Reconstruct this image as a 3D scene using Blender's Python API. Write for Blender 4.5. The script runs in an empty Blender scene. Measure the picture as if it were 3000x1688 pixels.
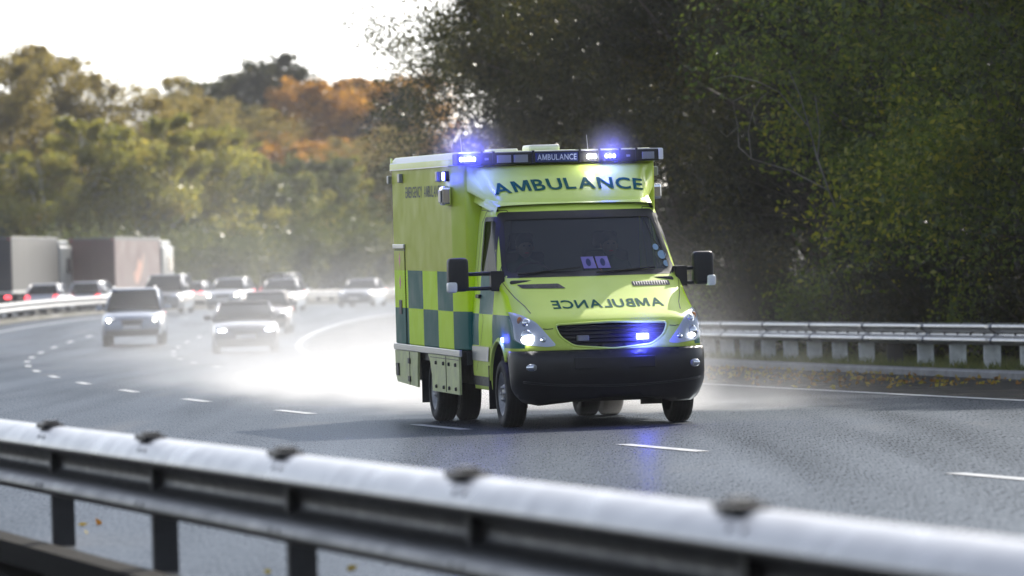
import bpy, bmesh, math, random
import numpy as np
from math import sin, cos, pi, radians, sqrt, atan2, hypot, exp
from mathutils import Vector, Matrix, geometry, noise

random.seed(7); RNG = np.random.default_rng(7)
scene = bpy.context.scene
col = scene.collection

# ------------------------------------------------------------------ camera, sky, sun, exposure
ROLL = .03
cam_d = bpy.data.cameras.new('camera'); cam = bpy.data.objects.new('camera', cam_d); col.objects.link(cam)
scene.camera = cam
cam_d.sensor_width = 36; cam_d.lens = 181.2; cam_d.clip_start = .5; cam_d.clip_end = 3000
CAM_H = 1.41
fwd = Vector((0, 1, .00026)).normalized()
right = Vector((cos(ROLL), 0, -sin(ROLL))); up = right.cross(fwd)
cam.matrix_world = Matrix(((right.x, up.x, -fwd.x, 0), (right.y, up.y, -fwd.y, 0), (right.z, up.z, -fwd.z, CAM_H), (0, 0, 0, 1)))
cam_d.dof.use_dof = True; cam_d.dof.focus_distance = 52.3; cam_d.dof.aperture_fstop = 2.9

SUN_EL, SUN_AZ = radians(33), radians(22)       # azimuth measured from +Y towards +X: behind the ambulance, a little to the right
sd = Vector((sin(SUN_AZ) * cos(SUN_EL), cos(SUN_AZ) * cos(SUN_EL), sin(SUN_EL)))
world = bpy.data.worlds.new('World'); scene.world = world; world.use_nodes = True
wn = world.node_tree; bg = wn.nodes['Background']
sky = wn.nodes.new('ShaderNodeTexSky'); sky.sky_type = 'NISHITA'; sky.sun_disc = False
sky.sun_elevation = SUN_EL; sky.sun_rotation = SUN_AZ; sky.dust_density = 1.5; sky.air_density = .8; sky.ozone_density = 3.5
hz = wn.nodes.new('ShaderNodeMix'); hz.data_type = 'RGBA'; hz.inputs[0].default_value = .6; bw = wn.nodes.new('ShaderNodeRGBToBW'); wn.links.new(sky.outputs[0], bw.inputs[0]); wn.links.new(sky.outputs[0], hz.inputs[6]); wn.links.new(bw.outputs[0], hz.inputs[7]); wn.links.new(hz.outputs[2], bg.inputs[0]); bg.inputs[1].default_value = .15
sun_d = bpy.data.lights.new('sun', 'SUN'); sun = bpy.data.objects.new('sun', sun_d); col.objects.link(sun)
sun_d.energy = 2.8; sun_d.angle = radians(.6); sun_d.color = (1, .93, .82)
sun.rotation_euler = (-sd).to_track_quat('-Z', 'Y').to_euler()
scene.view_settings.view_transform = 'Standard'; scene.view_settings.look = 'None'
scene.view_settings.exposure = 1.15; scene.view_settings.gamma = 1
scene.cycles.max_bounces = 7; scene.cycles.diffuse_bounces = 3; scene.cycles.glossy_bounces = 3
scene.cycles.transparent_max_bounces = 10; scene.cycles.transmission_bounces = 5; scene.cycles.volume_bounces = 0
scene.cycles.use_denoising = True; scene.cycles.sample_clamp_indirect = 6
scene.cycles.volume_step_rate = 1.0; scene.cycles.volume_max_steps = 128
scene.cycles.caustics_reflective = False; scene.cycles.caustics_refractive = False

# ------------------------------------------------------------------ materials
def mat(name, base=(.5, .5, .5), rough=.5, metal=0, coat=0, noise_amt=0, noise_scale=20, bump=0, bump_scale=80, spec=.5, emit=None, es=0, stretch=None):
    m = bpy.data.materials.new(name); m.use_nodes = True; nt = m.node_tree; b = nt.nodes['Principled BSDF']
    b.inputs['Base Color'].default_value = (*base, 1); b.inputs['Roughness'].default_value = rough
    b.inputs['Metallic'].default_value = metal; b.inputs['Coat Weight'].default_value = coat; b.inputs['Coat Roughness'].default_value = .06
    b.inputs['Specular IOR Level'].default_value = spec
    if emit: b.inputs['Emission Color'].default_value = (*emit, 1); b.inputs['Emission Strength'].default_value = es
    if noise_amt or bump:
        tc = nt.nodes.new('ShaderNodeTexCoord'); mp = nt.nodes.new('ShaderNodeMapping'); nt.links.new(tc.outputs['Object'], mp.inputs[0])
        if stretch: mp.inputs['Scale'].default_value = stretch
    if noise_amt:
        n = nt.nodes.new('ShaderNodeTexNoise'); n.inputs['Scale'].default_value = noise_scale; n.inputs['Detail'].default_value = 6; n.inputs['Roughness'].default_value = .65
        nt.links.new(mp.outputs[0], n.inputs['Vector'])
        r = nt.nodes.new('ShaderNodeMapRange'); r.inputs[1].default_value = .3; r.inputs[2].default_value = .7
        r.inputs[3].default_value = 1 - noise_amt; r.inputs[4].default_value = 1 + noise_amt * .5
        nt.links.new(n.outputs[0], r.inputs[0])
        mx = nt.nodes.new('ShaderNodeVectorMath'); mx.operation = 'SCALE'; mx.inputs[0].default_value = base
        nt.links.new(r.outputs[0], mx.inputs['Scale']); nt.links.new(mx.outputs[0], b.inputs['Base Color'])
        r2 = nt.nodes.new('ShaderNodeMapRange'); r2.inputs[1].default_value = .3; r2.inputs[2].default_value = .7
        r2.inputs[3].default_value = max(.02, rough * .8); r2.inputs[4].default_value = min(1, rough * 1.3)
        nt.links.new(n.outputs[0], r2.inputs[0]); nt.links.new(r2.outputs[0], b.inputs['Roughness'])
    if bump:
        n2 = nt.nodes.new('ShaderNodeTexNoise'); n2.inputs['Scale'].default_value = bump_scale; n2.inputs['Detail'].default_value = 4
        nt.links.new(mp.outputs[0], n2.inputs['Vector'])
        bp = nt.nodes.new('ShaderNodeBump'); bp.inputs['Strength'].default_value = bump; bp.inputs['Distance'].default_value = .01
        nt.links.new(n2.outputs[0], bp.inputs['Height']); nt.links.new(bp.outputs[0], b.inputs['Normal'])
    return m

class NT:                                        # tiny helper for node maths
    def __init__(s, m): s.t = m.node_tree
    def n(s, ty, **k):
        x = s.t.nodes.new(ty)
        for a, v in k.items(): setattr(x, a, v)
        return x
    def put(s, inp, v):
        if isinstance(v, (int, float)): inp.default_value = v
        elif isinstance(v, tuple): inp.default_value = v
        else: s.t.links.new(v, inp)
    def m(s, op, a, b=0., c=None):
        x = s.n('ShaderNodeMath', operation=op); s.put(x.inputs[0], a); s.put(x.inputs[1], b)
        if c is not None: s.put(x.inputs[2], c)
        return x.outputs[0]
    def band(s, v, lo, hi): return s.m('MULTIPLY', s.m('GREATER_THAN', v, lo), s.m('LESS_THAN', v, hi))
    def orr(s, a, b): return s.m('MAXIMUM', a, b)
    def mix(s, f, a, b):
        x = s.n('ShaderNodeMix', data_type='RGBA'); s.put(x.inputs['Factor'], f); s.put(x.inputs[6], a); s.put(x.inputs[7], b); return x.outputs[2]
    def noise(s, scale, detail=4, vec=None):
        x = s.n('ShaderNodeTexNoise'); x.inputs['Scale'].default_value = scale; x.inputs['Detail'].default_value = detail
        if vec is not None: s.t.links.new(vec, x.inputs['Vector'])
        return x.outputs[0]
    def rng(s, v, a, b, c, d):
        x = s.n('ShaderNodeMapRange'); s.put(x.inputs[0], v)
        for i, q in enumerate((a, b, c, d)): x.inputs[i + 1].default_value = q
        return x.outputs[0]

PALE = (.70, .86, .15, 1); FLUO = (.70, 1.0, .0, 1); TEAL = (.0, .125, .105, 1)
def livery(name, kind):
    m = bpy.data.materials.new(name); m.use_nodes = True; N = NT(m); b = m.node_tree.nodes['Principled BSDF']
    tc = N.n('ShaderNodeTexCoord'); sp = N.n('ShaderNodeSeparateXYZ'); m.node_tree.links.new(tc.outputs['Object'], sp.inputs[0])
    X, Y, Z = sp.outputs; ax = N.m('ABSOLUTE', X)
    if kind == 'box':
        rowu = N.band(Z, 1.165, 1.585); rowl = N.band(Z, .7, 1.165)
        odd = N.orr(N.orr(N.band(Y, 3.75, 4.69), N.band(Y, 1.93, 2.84)), 0.)
        even = N.m('SUBTRACT', 1., odd)
        teal = N.orr(N.m('MULTIPLY', rowu, odd), N.m('MULTIPLY', rowl, even))
        band = N.orr(rowu, rowl)
        seam = N.m('MULTIPLY', N.band(Z, 1.585, 1.59), 1.)
    else:
        ns = N.n('ShaderNodeSeparateXYZ'); m.node_tree.links.new(tc.outputs['Normal'], ns.inputs[0])
        side = N.m('MULTIPLY', N.m('GREATER_THAN', N.m('ABSOLUTE', ns.outputs[0]), .62), N.m('GREATER_THAN', Y, -.82))
        zt = N.m('SUBTRACT', 1.56, N.m('MULTIPLY', N.m('MAXIMUM', N.m('SUBTRACT', .3, Y), 0.), .45))
        rowu = N.m('MULTIPLY', N.m('GREATER_THAN', Z, 1.15), N.m('LESS_THAN', Z, zt)); rowl = N.band(Z, .82, 1.15)
        doorm = N.band(Y, .36, 1.12)
        teal = N.orr(N.m('MULTIPLY', rowu, doorm), N.m('MULTIPLY', rowl, N.m('SUBTRACT', 1., doorm)))
        arch = N.m('GREATER_THAN', N.m('SQRT', N.m('ADD', N.m('POWER', Y, 2.), N.m('POWER', N.m('SUBTRACT', Z, .42), 2.))), .50)
        teal = N.m('MULTIPLY', N.m('MULTIPLY', teal, side), arch); band = N.m('MULTIPLY', N.m('MULTIPLY', N.orr(rowu, rowl), side), arch)
    c = N.mix(band, PALE if kind != 'box' else N.mix(N.m('GREATER_THAN', Y, 1.9), (.56, .70, .05, 1), (.62, .67, .08, 1)), FLUO); c = N.mix(teal, c, TEAL)
    dn = N.noise(3.5, 8, tc.outputs['Object']); dirt = N.rng(dn, .35, .75, 0., .07)
    low = N.rng(Z, .4, 1.2, .16, .0)
    c = N.mix(N.m('ADD', dirt, N.m('MULTIPLY', low, dn)), c, (.12, .11, .09, 1))
    N.put(b.inputs['Base Color'], c)
    N.put(b.inputs['Roughness'], N.rng(dn, .3, .7, .38, .55)); b.inputs['IOR'].default_value = 1.22 if kind == 'box' else 1.3; b.inputs['Coat Weight'].default_value = 0 if kind == 'box' else .0; b.inputs['Coat Roughness'].default_value = .1
    return m

M = {}
M['box'] = livery('box_livery', 'box'); M['cab'] = livery('cab_livery', 'cab')
M['pale'] = mat('pale_yellow_green_paint', PALE[:3], .38, coat=.25, noise_amt=.06, noise_scale=6)
M['skirt'] = mat('dirty_pale_green_panel', (.60, .65, .30), .45, noise_amt=.3, noise_scale=5)
M['black'] = mat('black_plastic', (.007, .007, .008), .45, noise_amt=.3, noise_scale=14)
M['bumper'] = mat('bumper_plastic', (.008, .008, .010), .38, noise_amt=.5, noise_scale=7)
M['rubber'] = mat('tyre_rubber', (.009, .0085, .008), .7, noise_amt=.4, noise_scale=20)
M['rim'] = mat('wheel_rim', (.30, .30, .30), .35, metal=.8, noise_amt=.3)
M['chrome'] = mat('chrome', (.75, .77, .8), .12, metal=1)
M['alu'] = mat('aluminium', (.55, .55, .53), .35, metal=.9, noise_amt=.15)
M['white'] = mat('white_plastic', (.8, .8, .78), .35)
M['greyp'] = mat('grey_lens', (.24, .25, .24), .3)
M['dark'] = mat('dark_interior', (.03, .031, .035), .7)
M['seat'] = mat('seat_fabric', (.05, .052, .06), .8)
M['bulk'] = mat('bulkhead_trim', (.20, .21, .17), .7)
M['teal_ink'] = mat('dark_green_lettering', (.004, .10, .075), .75, spec=.15)
M['ink'] = mat('black_green_lettering', (.02, .05, .035), .5)
M['bluepanel'] = mat('blue_panel', (.012, .025, .12), .3)
M['whiteink'] = mat('white_lettering', (.55, .6, .75), .4)
M['purple'] = mat('purple_card', (.20, .17, .48), .5)
M['stick'] = mat('pale_blue_sticker', (.22, .36, .50), .4)
M['orange'] = mat('orange_reflector', (.6, .2, .03), .3)
M['red'] = mat('red_lens', (.5, .02, .03), .3)
M['redlit'] = mat('red_lamp_lit', (.5, .02, .03), .3, emit=(1, .06, .08), es=2.5)
M['blueE'] = mat('blue_lamp_lit', (.1, .1, .9), .3, emit=(.10, .12, 1), es=22)
M['whiteE'] = mat('white_lamp_lit', (.9, .9, .9), .3, emit=(1, .98, .95), es=7)
M['headE'] = mat('headlamp_lit', (.9, .9, .9), .3, emit=(1, .92, .75), es=22)
M['xenE'] = mat('headlamp_lit_cold', (.9, .9, .9), .3, emit=(.85, .85, 1), es=20)
M['warmE'] = mat('indicator_lit', (.9, .5, .2), .3, emit=(1, .5, .15), es=3)
M['concrete'] = mat('concrete_kerb', (.26, .25, .24), .55, noise_amt=.35, noise_scale=3)
M['bark'] = mat('bark', (.10, .085, .065), .8, noise_amt=.4, noise_scale=3)
M['palebark'] = mat('pale_bark', (.62, .58, .50), .45, noise_amt=.5, noise_scale=4)
M['deadbark'] = mat('dead_bark', (.26, .24, .20), .6, noise_amt=.7, noise_scale=1.6)
M['skin'] = mat('skin', (.22, .13, .09), .6); M['hair'] = mat('dark_hair', (.02, .015, .012), .6); M['green_cloth'] = mat('green_uniform', (.02, .07, .045), .8)

def glass_mat(name, tint=(.35, .4, .45), film=(.10, .11, .13), film_amt=.25, rough=.02, refl=1.0):
    m = bpy.data.materials.new(name); m.use_nodes = True; nt = m.node_tree; nt.nodes.remove(nt.nodes['Principled BSDF']); out = nt.nodes['Material Output']
    tr = nt.nodes.new('ShaderNodeBsdfTransparent'); tr.inputs[0].default_value = (*tint, 1)
    df = nt.nodes.new('ShaderNodeBsdfDiffuse'); df.inputs[0].default_value = (*film, 1)
    gl = nt.nodes.new('ShaderNodeBsdfGlossy'); gl.inputs[0].default_value = (.9, .93, 1, 1); gl.inputs['Roughness'].default_value = rough
    fr = nt.nodes.new('ShaderNodeFresnel'); fr.inputs[0].default_value = 1.5
    a = nt.nodes.new('ShaderNodeMixShader'); a.inputs[0].default_value = film_amt; nt.links.new(tr.outputs[0], a.inputs[1]); nt.links.new(df.outputs[0], a.inputs[2])
    b = nt.nodes.new('ShaderNodeMixShader'); mm = nt.nodes.new('ShaderNodeMath'); mm.operation = 'MULTIPLY'; mm.inputs[1].default_value = refl; nt.links.new(fr.outputs[0], mm.inputs[0]); nt.links.new(mm.outputs[0], b.inputs[0]); nt.links.new(a.outputs[0], b.inputs[1]); nt.links.new(gl.outputs[0], b.inputs[2])
    nt.links.new(b.outputs[0], out.inputs[0]); return m
M['glass'] = glass_mat('windscreen_glass', (.5, .54, .58), (.10, .11, .13), .22)
M['sglass'] = glass_mat('side_glass', (.30, .36, .20), (.03, .04, .02), .15, refl=.22)
M['lens'] = glass_mat('clear_lens', (.93, .95, 1), (.5, .55, .65), .10)
M['headhouse'] = mat('headlamp_bowl', (.72, .76, .84), .25, metal=.1)
M['carglass'] = mat('car_glass', (.008, .009, .01), .1, spec=.4)

def leaf_mat(name, cols, trans=.55, rough=.28):
    m = bpy.data.materials.new(name); m.use_nodes = True; N = NT(m); nt = m.node_tree; nt.nodes.remove(nt.nodes['Principled BSDF']); out = nt.nodes['Material Output']
    g = N.n('ShaderNodeNewGeometry'); ramp = N.n('ShaderNodeValToRGB'); cr = ramp.color_ramp
    tc = N.n('ShaderNodeTexCoord'); nz = N.noise(.35, 3, tc.outputs['Object'])
    v = N.m('ADD', N.m('MULTIPLY', g.outputs['Random Per Island'], .5), N.rng(nz, .3, .7, -.1, .6))
    nt.links.new(v, ramp.inputs[0])
    cr.elements[0].color = (*cols[0], 1); cr.elements[1].color = (*cols[-1], 1); cr.elements[1].position = 1
    for i, c in enumerate(cols[1:-1]): e = cr.elements.new((i + 1) / (len(cols) - 1)); e.color = (*c, 1)
    d = N.n('ShaderNodeBsdfDiffuse'); t = N.n('ShaderNodeBsdfTranslucent'); gl = N.n('ShaderNodeBsdfGlossy'); gl.inputs['Roughness'].default_value = rough
    nt.links.new(ramp.outputs[0], d.inputs[0])
    br = N.n('ShaderNodeVectorMath', operation='SCALE'); nt.links.new(ramp.outputs[0], br.inputs[0]); br.inputs['Scale'].default_value = 1.3; nt.links.new(br.outputs[0], t.inputs[0])
    a = N.n('ShaderNodeMixShader'); a.inputs[0].default_value = trans; nt.links.new(d.outputs[0], a.inputs[1]); nt.links.new(t.outputs[0], a.inputs[2])
    b = N.n('ShaderNodeMixShader'); b.inputs[0].default_value = .035; nt.links.new(a.outputs[0], b.inputs[1]); nt.links.new(gl.outputs[0], b.inputs[2])
    nt.links.new(b.outputs[0], out.inputs[0]); return m
LM = {
 'dark': leaf_mat('dark_green_leaves', [(.010, .011, .005), (.022, .025, .008), (.042, .045, .011), (.13, .11, .016)]),
 'bright': leaf_mat('bright_green_leaves', [(.022, .032, .007), (.055, .090, .012), (.15, .20, .018), (.42, .38, .03)]),
 'olive': leaf_mat('olive_brown_leaves', [(.10, .082, .028), (.18, .145, .04), (.26, .205, .05), (.36, .25, .045)]),
 'yellow': leaf_mat('yellow_green_leaves', [(.10, .11, .02), (.21, .21, .035), (.33, .30, .05), (.48, .36, .06)]),
 'orange': leaf_mat('orange_leaves', [(.14, .07, .02), (.32, .16, .025), (.52, .26, .03), (.68, .36, .04)]),
 'green': leaf_mat('mid_green_leaves', [(.04, .048, .018), (.07, .085, .025), (.12, .13, .035), (.18, .17, .045)]),
}

# ------------------------------------------------------------------ object helpers
def tag(o, label=None, cat=None, group=None, kind=None):
    for k, v in (('label', label), ('category', cat), ('group', group), ('kind', kind)):
        if v: o[k] = v
    return o
def empty(name, loc=(0, 0, 0), rz=0):
    o = bpy.data.objects.new(name, None); o.location = loc; o.rotation_euler = (0, 0, rz); o.empty_display_size = .2; col.objects.link(o); return o
def link(name, me, parent=None, rx=0):
    o = bpy.data.objects.new(name, me); col.objects.link(o)
    if parent: o.parent = parent
    if rx: o.rotation_euler = (rx, 0, 0)
    return o
def copy_tree(o, parent=None):
    c = o.copy(); col.objects.link(c); c.parent = parent
    for ch in list(o.children): copy_tree(ch, c)
    return c

class MB:
    def __init__(s): s.v = []; s.f = []; s.mi = []; s.sm = []; s.cm = 0; s.smooth = False
    def add(s, vs, fs):
        o = len(s.v); s.v += [tuple(q) for q in vs]
        for f in fs: s.f.append(tuple(i + o for i in f)); s.mi.append(s.cm); s.sm.append(s.smooth)
        return s
    def box(s, x0, x1, y0, y1, z0, z1, b=0):
        if b:
            bm = bmesh.new(); bmesh.ops.create_cube(bm, size=1)
            for v in bm.verts: v.co = Vector(((x0 + x1) / 2 + v.co.x * (x1 - x0), (y0 + y1) / 2 + v.co.y * (y1 - y0), (z0 + z1) / 2 + v.co.z * (z1 - z0)))
            bmesh.ops.bevel(bm, geom=bm.edges[:], offset=b, segments=3, profile=.6, affect='EDGES')
            bm.verts.index_update(); s.add([v.co for v in bm.verts], [[v.index for v in f.verts] for f in bm.faces]); bm.free(); return s
        return s.add([(x0, y0, z0), (x1, y0, z0), (x1, y1, z0), (x0, y1, z0), (x0, y0, z1), (x1, y0, z1), (x1, y1, z1), (x0, y1, z1)],
                     [(0, 3, 2, 1), (4, 5, 6, 7), (0, 1, 5, 4), (1, 2, 6, 5), (2, 3, 7, 6), (3, 0, 4, 7)])
    def tube(s, pts, r, n=8, cap=True):
        pts = [Vector(p) for p in pts]; rs = r if isinstance(r, (list, tuple)) else [r] * len(pts); vs = []; fs = []
        for i, p in enumerate(pts):
            d = (pts[min(i + 1, len(pts) - 1)] - pts[max(i - 1, 0)]).normalized()
            a = d.orthogonal().normalized() if i == 0 else (a - d * a.dot(d)).normalized()
            b = d.cross(a)
            for k in range(n): t = 2 * pi * k / n; vs.append(p + (a * cos(t) + b * sin(t)) * rs[i])
        for i in range(len(pts) - 1):
            for k in range(n): fs.append((i * n + k, i * n + (k + 1) % n, (i + 1) * n + (k + 1) % n, (i + 1) * n + k))
        if cap: fs.append(tuple(reversed(range(n)))); fs.append(tuple(range((len(pts) - 1) * n, len(pts) * n)))
        return s.add(vs, fs)
    def lathe_x(s, prof, cx, cy, cz, n=40):          # prof: (x offset, radius) revolved about an axis parallel to X
        vs = []; fs = []
        for (x, r) in prof:
            for k in range(n): t = 2 * pi * k / n; vs.append((cx + x, cy + r * cos(t), cz + r * sin(t)))
        for i in range(len(prof) - 1):
            for k in range(n): fs.append((i * n + k, i * n + (k + 1) % n, (i + 1) * n + (k + 1) % n, (i + 1) * n + k))
        return s.add(vs, fs)
    def prism_z(s, poly, z0, z1):
        n = len(poly); return s.add([(x, y, z0) for x, y in poly] + [(x, y, z1) for x, y in poly],
            [tuple(reversed(range(n))), tuple(range(n, 2 * n))] + [(i, (i + 1) % n, n + (i + 1) % n, n + i) for i in range(n)])
    def prism_x(s, poly, x0, x1):
        n = len(poly); return s.add([(x0, y, z) for y, z in poly] + [(x1, y, z) for y, z in poly],
            [tuple(range(n)), tuple(reversed(range(n, 2 * n)))] + [((i + 1) % n, i, n + i, n + (i + 1) % n) for i in range(n)])
    def ball(s, c, rx, ry, rz, n=12, m=8):
        vs = []; fs = []
        for i in range(m + 1):
            p = pi * i / m
            for k in range(n): t = 2 * pi * k / n; vs.append((c[0] + rx * sin(p) * cos(t), c[1] + ry * sin(p) * sin(t), c[2] + rz * cos(p)))
        for i in range(m):
            for k in range(n): fs.append((i * n + k, (i + 1) * n + k, (i + 1) * n + (k + 1) % n, i * n + (k + 1) % n))
        return s.add(vs, fs)
    def build(s, name, mats, parent=None, smooth=None, rx=0, bevel=0, fix=True):
        me = bpy.data.meshes.new(name); me.from_pydata(s.v, [], s.f)
        for m in (mats if isinstance(mats, list) else [mats]): me.materials.append(m)
        me.polygons.foreach_set('material_index', s.mi)
        me.polygons.foreach_set('use_smooth', [bool(smooth) if smooth is not None else q for q in s.sm])
        if fix:
            bm = bmesh.new(); bm.from_mesh(me); bmesh.ops.remove_doubles(bm, verts=bm.verts, dist=1e-5); bmesh.ops.recalc_face_normals(bm, faces=bm.faces); bm.to_mesh(me); bm.free()
        o = link(name, me, parent, rx)
        if bevel:
            b = o.modifiers.new('edge', 'BEVEL'); b.width = bevel; b.segments = 2; b.limit_method = 'ANGLE'; b.angle_limit = radians(35)
            me.polygons.foreach_set('use_smooth', [True] * len(me.polygons)); w = o.modifiers.new('wn', 'WEIGHTED_NORMAL')
        return o

def inpoly(x, y, P):
    c = False; n = len(P); j = n - 1
    for i in range(n):
        if (P[i][1] > y) != (P[j][1] > y) and x < (P[j][0] - P[i][0]) * (y - P[i][1]) / (P[j][1] - P[i][1]) + P[i][0]: c = not c
        j = i
    return c
def dens(P, step, closed=True):
    out = []; n = len(P)
    for i in range(n if closed else n - 1):
        a, b = P[i], P[(i + 1) % n]; k = max(1, int(hypot(b[0] - a[0], b[1] - a[1]) / step))
        for q in range(k): out.append((a[0] + (b[0] - a[0]) * q / k, a[1] + (b[1] - a[1]) * q / k))
    if not closed: out.append(P[-1])
    return out
def rounded(P, r, k=4):
    out = []; n = len(P)
    for i in range(n):
        p = Vector(P[i]); a = Vector(P[i - 1]); b = Vector(P[(i + 1) % n]); da = (a - p); db = (b - p)
        ra = min(r, da.length * .45, db.length * .45); A = p + da.normalized() * ra; B = p + db.normalized() * ra
        for q in range(k + 1): t = q / k; out.append(tuple(A * (1 - t) ** 2 + p * 2 * t * (1 - t) + B * t ** 2))
    return out
def panel(outline, holes, fn, step):
    """triangulated patch of a 2-D outline (with holes), mapped to space by fn"""
    loops = [dens(outline, step)] + [dens(h, step) for h in holes]
    V = []; E = []
    for L in loops:
        o = len(V); V += L; E += [(o + i, o + (i + 1) % len(L)) for i in range(len(L))]
    xs = [p[0] for p in loops[0]]; ys = [p[1] for p in loops[0]]
    allp = np.array(V)
    gx = np.arange(min(xs) + step * .5, max(xs), step); gy = np.arange(min(ys) + step * .5, max(ys), step)
    for x in gx:
        for y in gy:
            if inpoly(x, y, loops[0]) and not any(inpoly(x, y, h) for h in loops[1:]) and np.min((allp[:, 0] - x) ** 2 + (allp[:, 1] - y) ** 2) > (step * .45) ** 2: V.append((x, y))
    r = geometry.delaunay_2d_cdt([Vector(p) for p in V], E, [], 0, 1e-5)
    vs, fs = r[0], r[2]; keep = []
    for f in fs:
        cx = sum(vs[i].x for i in f) / len(f); cy = sum(vs[i].y for i in f) / len(f)
        if inpoly(cx, cy, loops[0]) and not any(inpoly(cx, cy, h) for h in loops[1:]): keep.append(tuple(f))
    return [fn(v.x, v.y) for v in vs], keep

def spline(T):
    xs = [t[0] for t in T]; ys = [t[1] for t in T]; n = len(T)
    d = [(ys[i + 1] - ys[i]) / (xs[i + 1] - xs[i]) for i in range(n - 1)]
    m = [d[0]] + [0 if d[i - 1] * d[i] <= 0 else 2 * d[i - 1] * d[i] / (d[i - 1] + d[i]) for i in range(1, n - 1)] + [d[-1]]
    def f(x):
        x = min(max(x, xs[0]), xs[-1]); i = 0
        while i < n - 2 and x > xs[i + 1]: i += 1
        h = xs[i + 1] - xs[i]; t = (x - xs[i]) / h
        return (2*t**3-3*t**2+1)*ys[i] + (t**3-2*t**2+t)*h*m[i] + (-2*t**3+3*t**2)*ys[i+1] + (t**3-t**2)*h*m[i+1]
    return f

def text_mesh(txt, width, height, bold=0.0):
    V = []; F = []; cx = 0
    for chx in txt:
        if chx == ' ': cx += .34; continue
        best = None
        if chx == 'M':
            P = [(0, 0), (0, .7), (.18, .7), (.37, .24), (.56, .7), (.74, .7), (.74, 0), (.60, 0), (.60, .44), (.43, .04), (.31, .04), (.14, .44), (.14, 0)]
            v_, f_ = panel(P, [], lambda a, b: Vector((a, b, 0)), .5); k = len(V); V += [q + Vector((cx, 0, 0)) for q in v_]; F += [tuple(i + k for i in f) for f in f_]; cx += .74 + .11; continue
        for off in (bold, bold + .0035, bold * .6, bold * .35, .003):
            c = bpy.data.curves.new('t', 'FONT'); c.body = chx; c.offset = off; c.resolution_u = 3
            o = bpy.data.objects.new('t', c); col.objects.link(o); bpy.context.view_layer.update()
            me = bpy.data.meshes.new_from_object(o.evaluated_get(bpy.context.evaluated_depsgraph_get()))
            q = (sum(p.area for p in me.polygons), [v.co.copy() for v in me.vertices], [tuple(p.vertices) for p in me.polygons])
            bpy.data.objects.remove(o); bpy.data.curves.remove(c); bpy.data.meshes.remove(me)
            if best is None or q[0] > best[0] * 1.25: best = q
        x0 = min(v.x for v in best[1]); x1 = max(v.x for v in best[1]); k = len(V)
        V += [Vector((v.x - x0 + cx, v.y, 0)) for v in best[1]]; F += [tuple(i + k for i in f) for f in best[2]]; cx += x1 - x0 + .11
    bm = bmesh.new(); vv = [bm.verts.new(q) for q in V]
    for f in F:
        try: bm.faces.new([vv[i] for i in f])
        except ValueError: pass
    x0 = min(v.x for v in V); x1 = max(v.x for v in V); y0 = min(v.y for v in V); y1 = max(v.y for v in V)
    for k in range(1, 6): bmesh.ops.bisect_plane(bm, geom=bm.verts[:] + bm.edges[:] + bm.faces[:], plane_co=(0, y0 + (y1 - y0) * k / 6, 0), plane_no=(0, 1, 0))
    for k in range(1, 30): bmesh.ops.bisect_plane(bm, geom=bm.verts[:] + bm.edges[:] + bm.faces[:], plane_co=(x0 + (x1 - x0) * k / 30, 0, 0), plane_no=(1, 0, 0))
    bm.verts.index_update(); V = [v.co.copy() for v in bm.verts]; F = [tuple(v.index for v in f.verts) for f in bm.faces]; bm.free()
    return [((v.x - x0) / (x1 - x0) * width, (v.y - y0) / (y1 - y0) * height) for v in V], F

# ------------------------------------------------------------------ road plan and ground height
def sstep(t): t = min(max(t, 0), 1); return t * t * (3 - 2 * t)
def A_(Y):                                       # x of the lane line nearest the central barrier
    t = Y - 36
    if t < 0: return 3.3 - .25 * t
    if t > 300: return 3.3 - .25 * 300 + .0009 * 300 ** 2 + (t - 300) * .29
    return 3.3 - .25 * t + .0009 * t * t
def slope(Y): return (A_(Y + .5) - A_(Y - .5))
def gz(x, Y, u=None):
    if u is None: u = x - A_(Y)
    uu = min(max(u, -6), 9)
    z = -.03 * sstep((Y - 90) / 90) * uu + .75 * sstep((Y - 130) / 100)
    return z
def bar_off(Y): return -7.55 + 2.35 * sstep((Y - 60) / 110)
def rp(u, Y, dz=0): return (A_(Y) + u, Y, gz(0, Y, u) + dz)

def strip(name, u0, u1, Y0, Y1, dY, dz, m, nu=1, group=None, dash=None, smooth=True):
    mb = MB()
    def run(a, b):
        n = max(1, int((b - a) / dY)); vs = []; fs = []
        for i in range(n + 1):
            Y = a + (b - a) * i / n
            a0 = u0(Y) if callable(u0) else u0; a1 = u1(Y) if callable(u1) else u1
            for k in range(nu + 1): vs.append(rp(a0 + (a1 - a0) * k / nu, Y, dz))
        for i in range(n):
            for k in range(nu): q = i * (nu + 1) + k; fs.append((q, q + 1, q + nu + 2, q + nu + 1))
        mb.add(vs, fs)
    if dash:
        Y = Y0
        while Y < Y1: run(Y, Y + dash[0]); Y += dash[1]
    else: run(Y0, Y1)
    o = mb.build(name, m, None, smooth); tag(o, kind='structure'); return o

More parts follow.
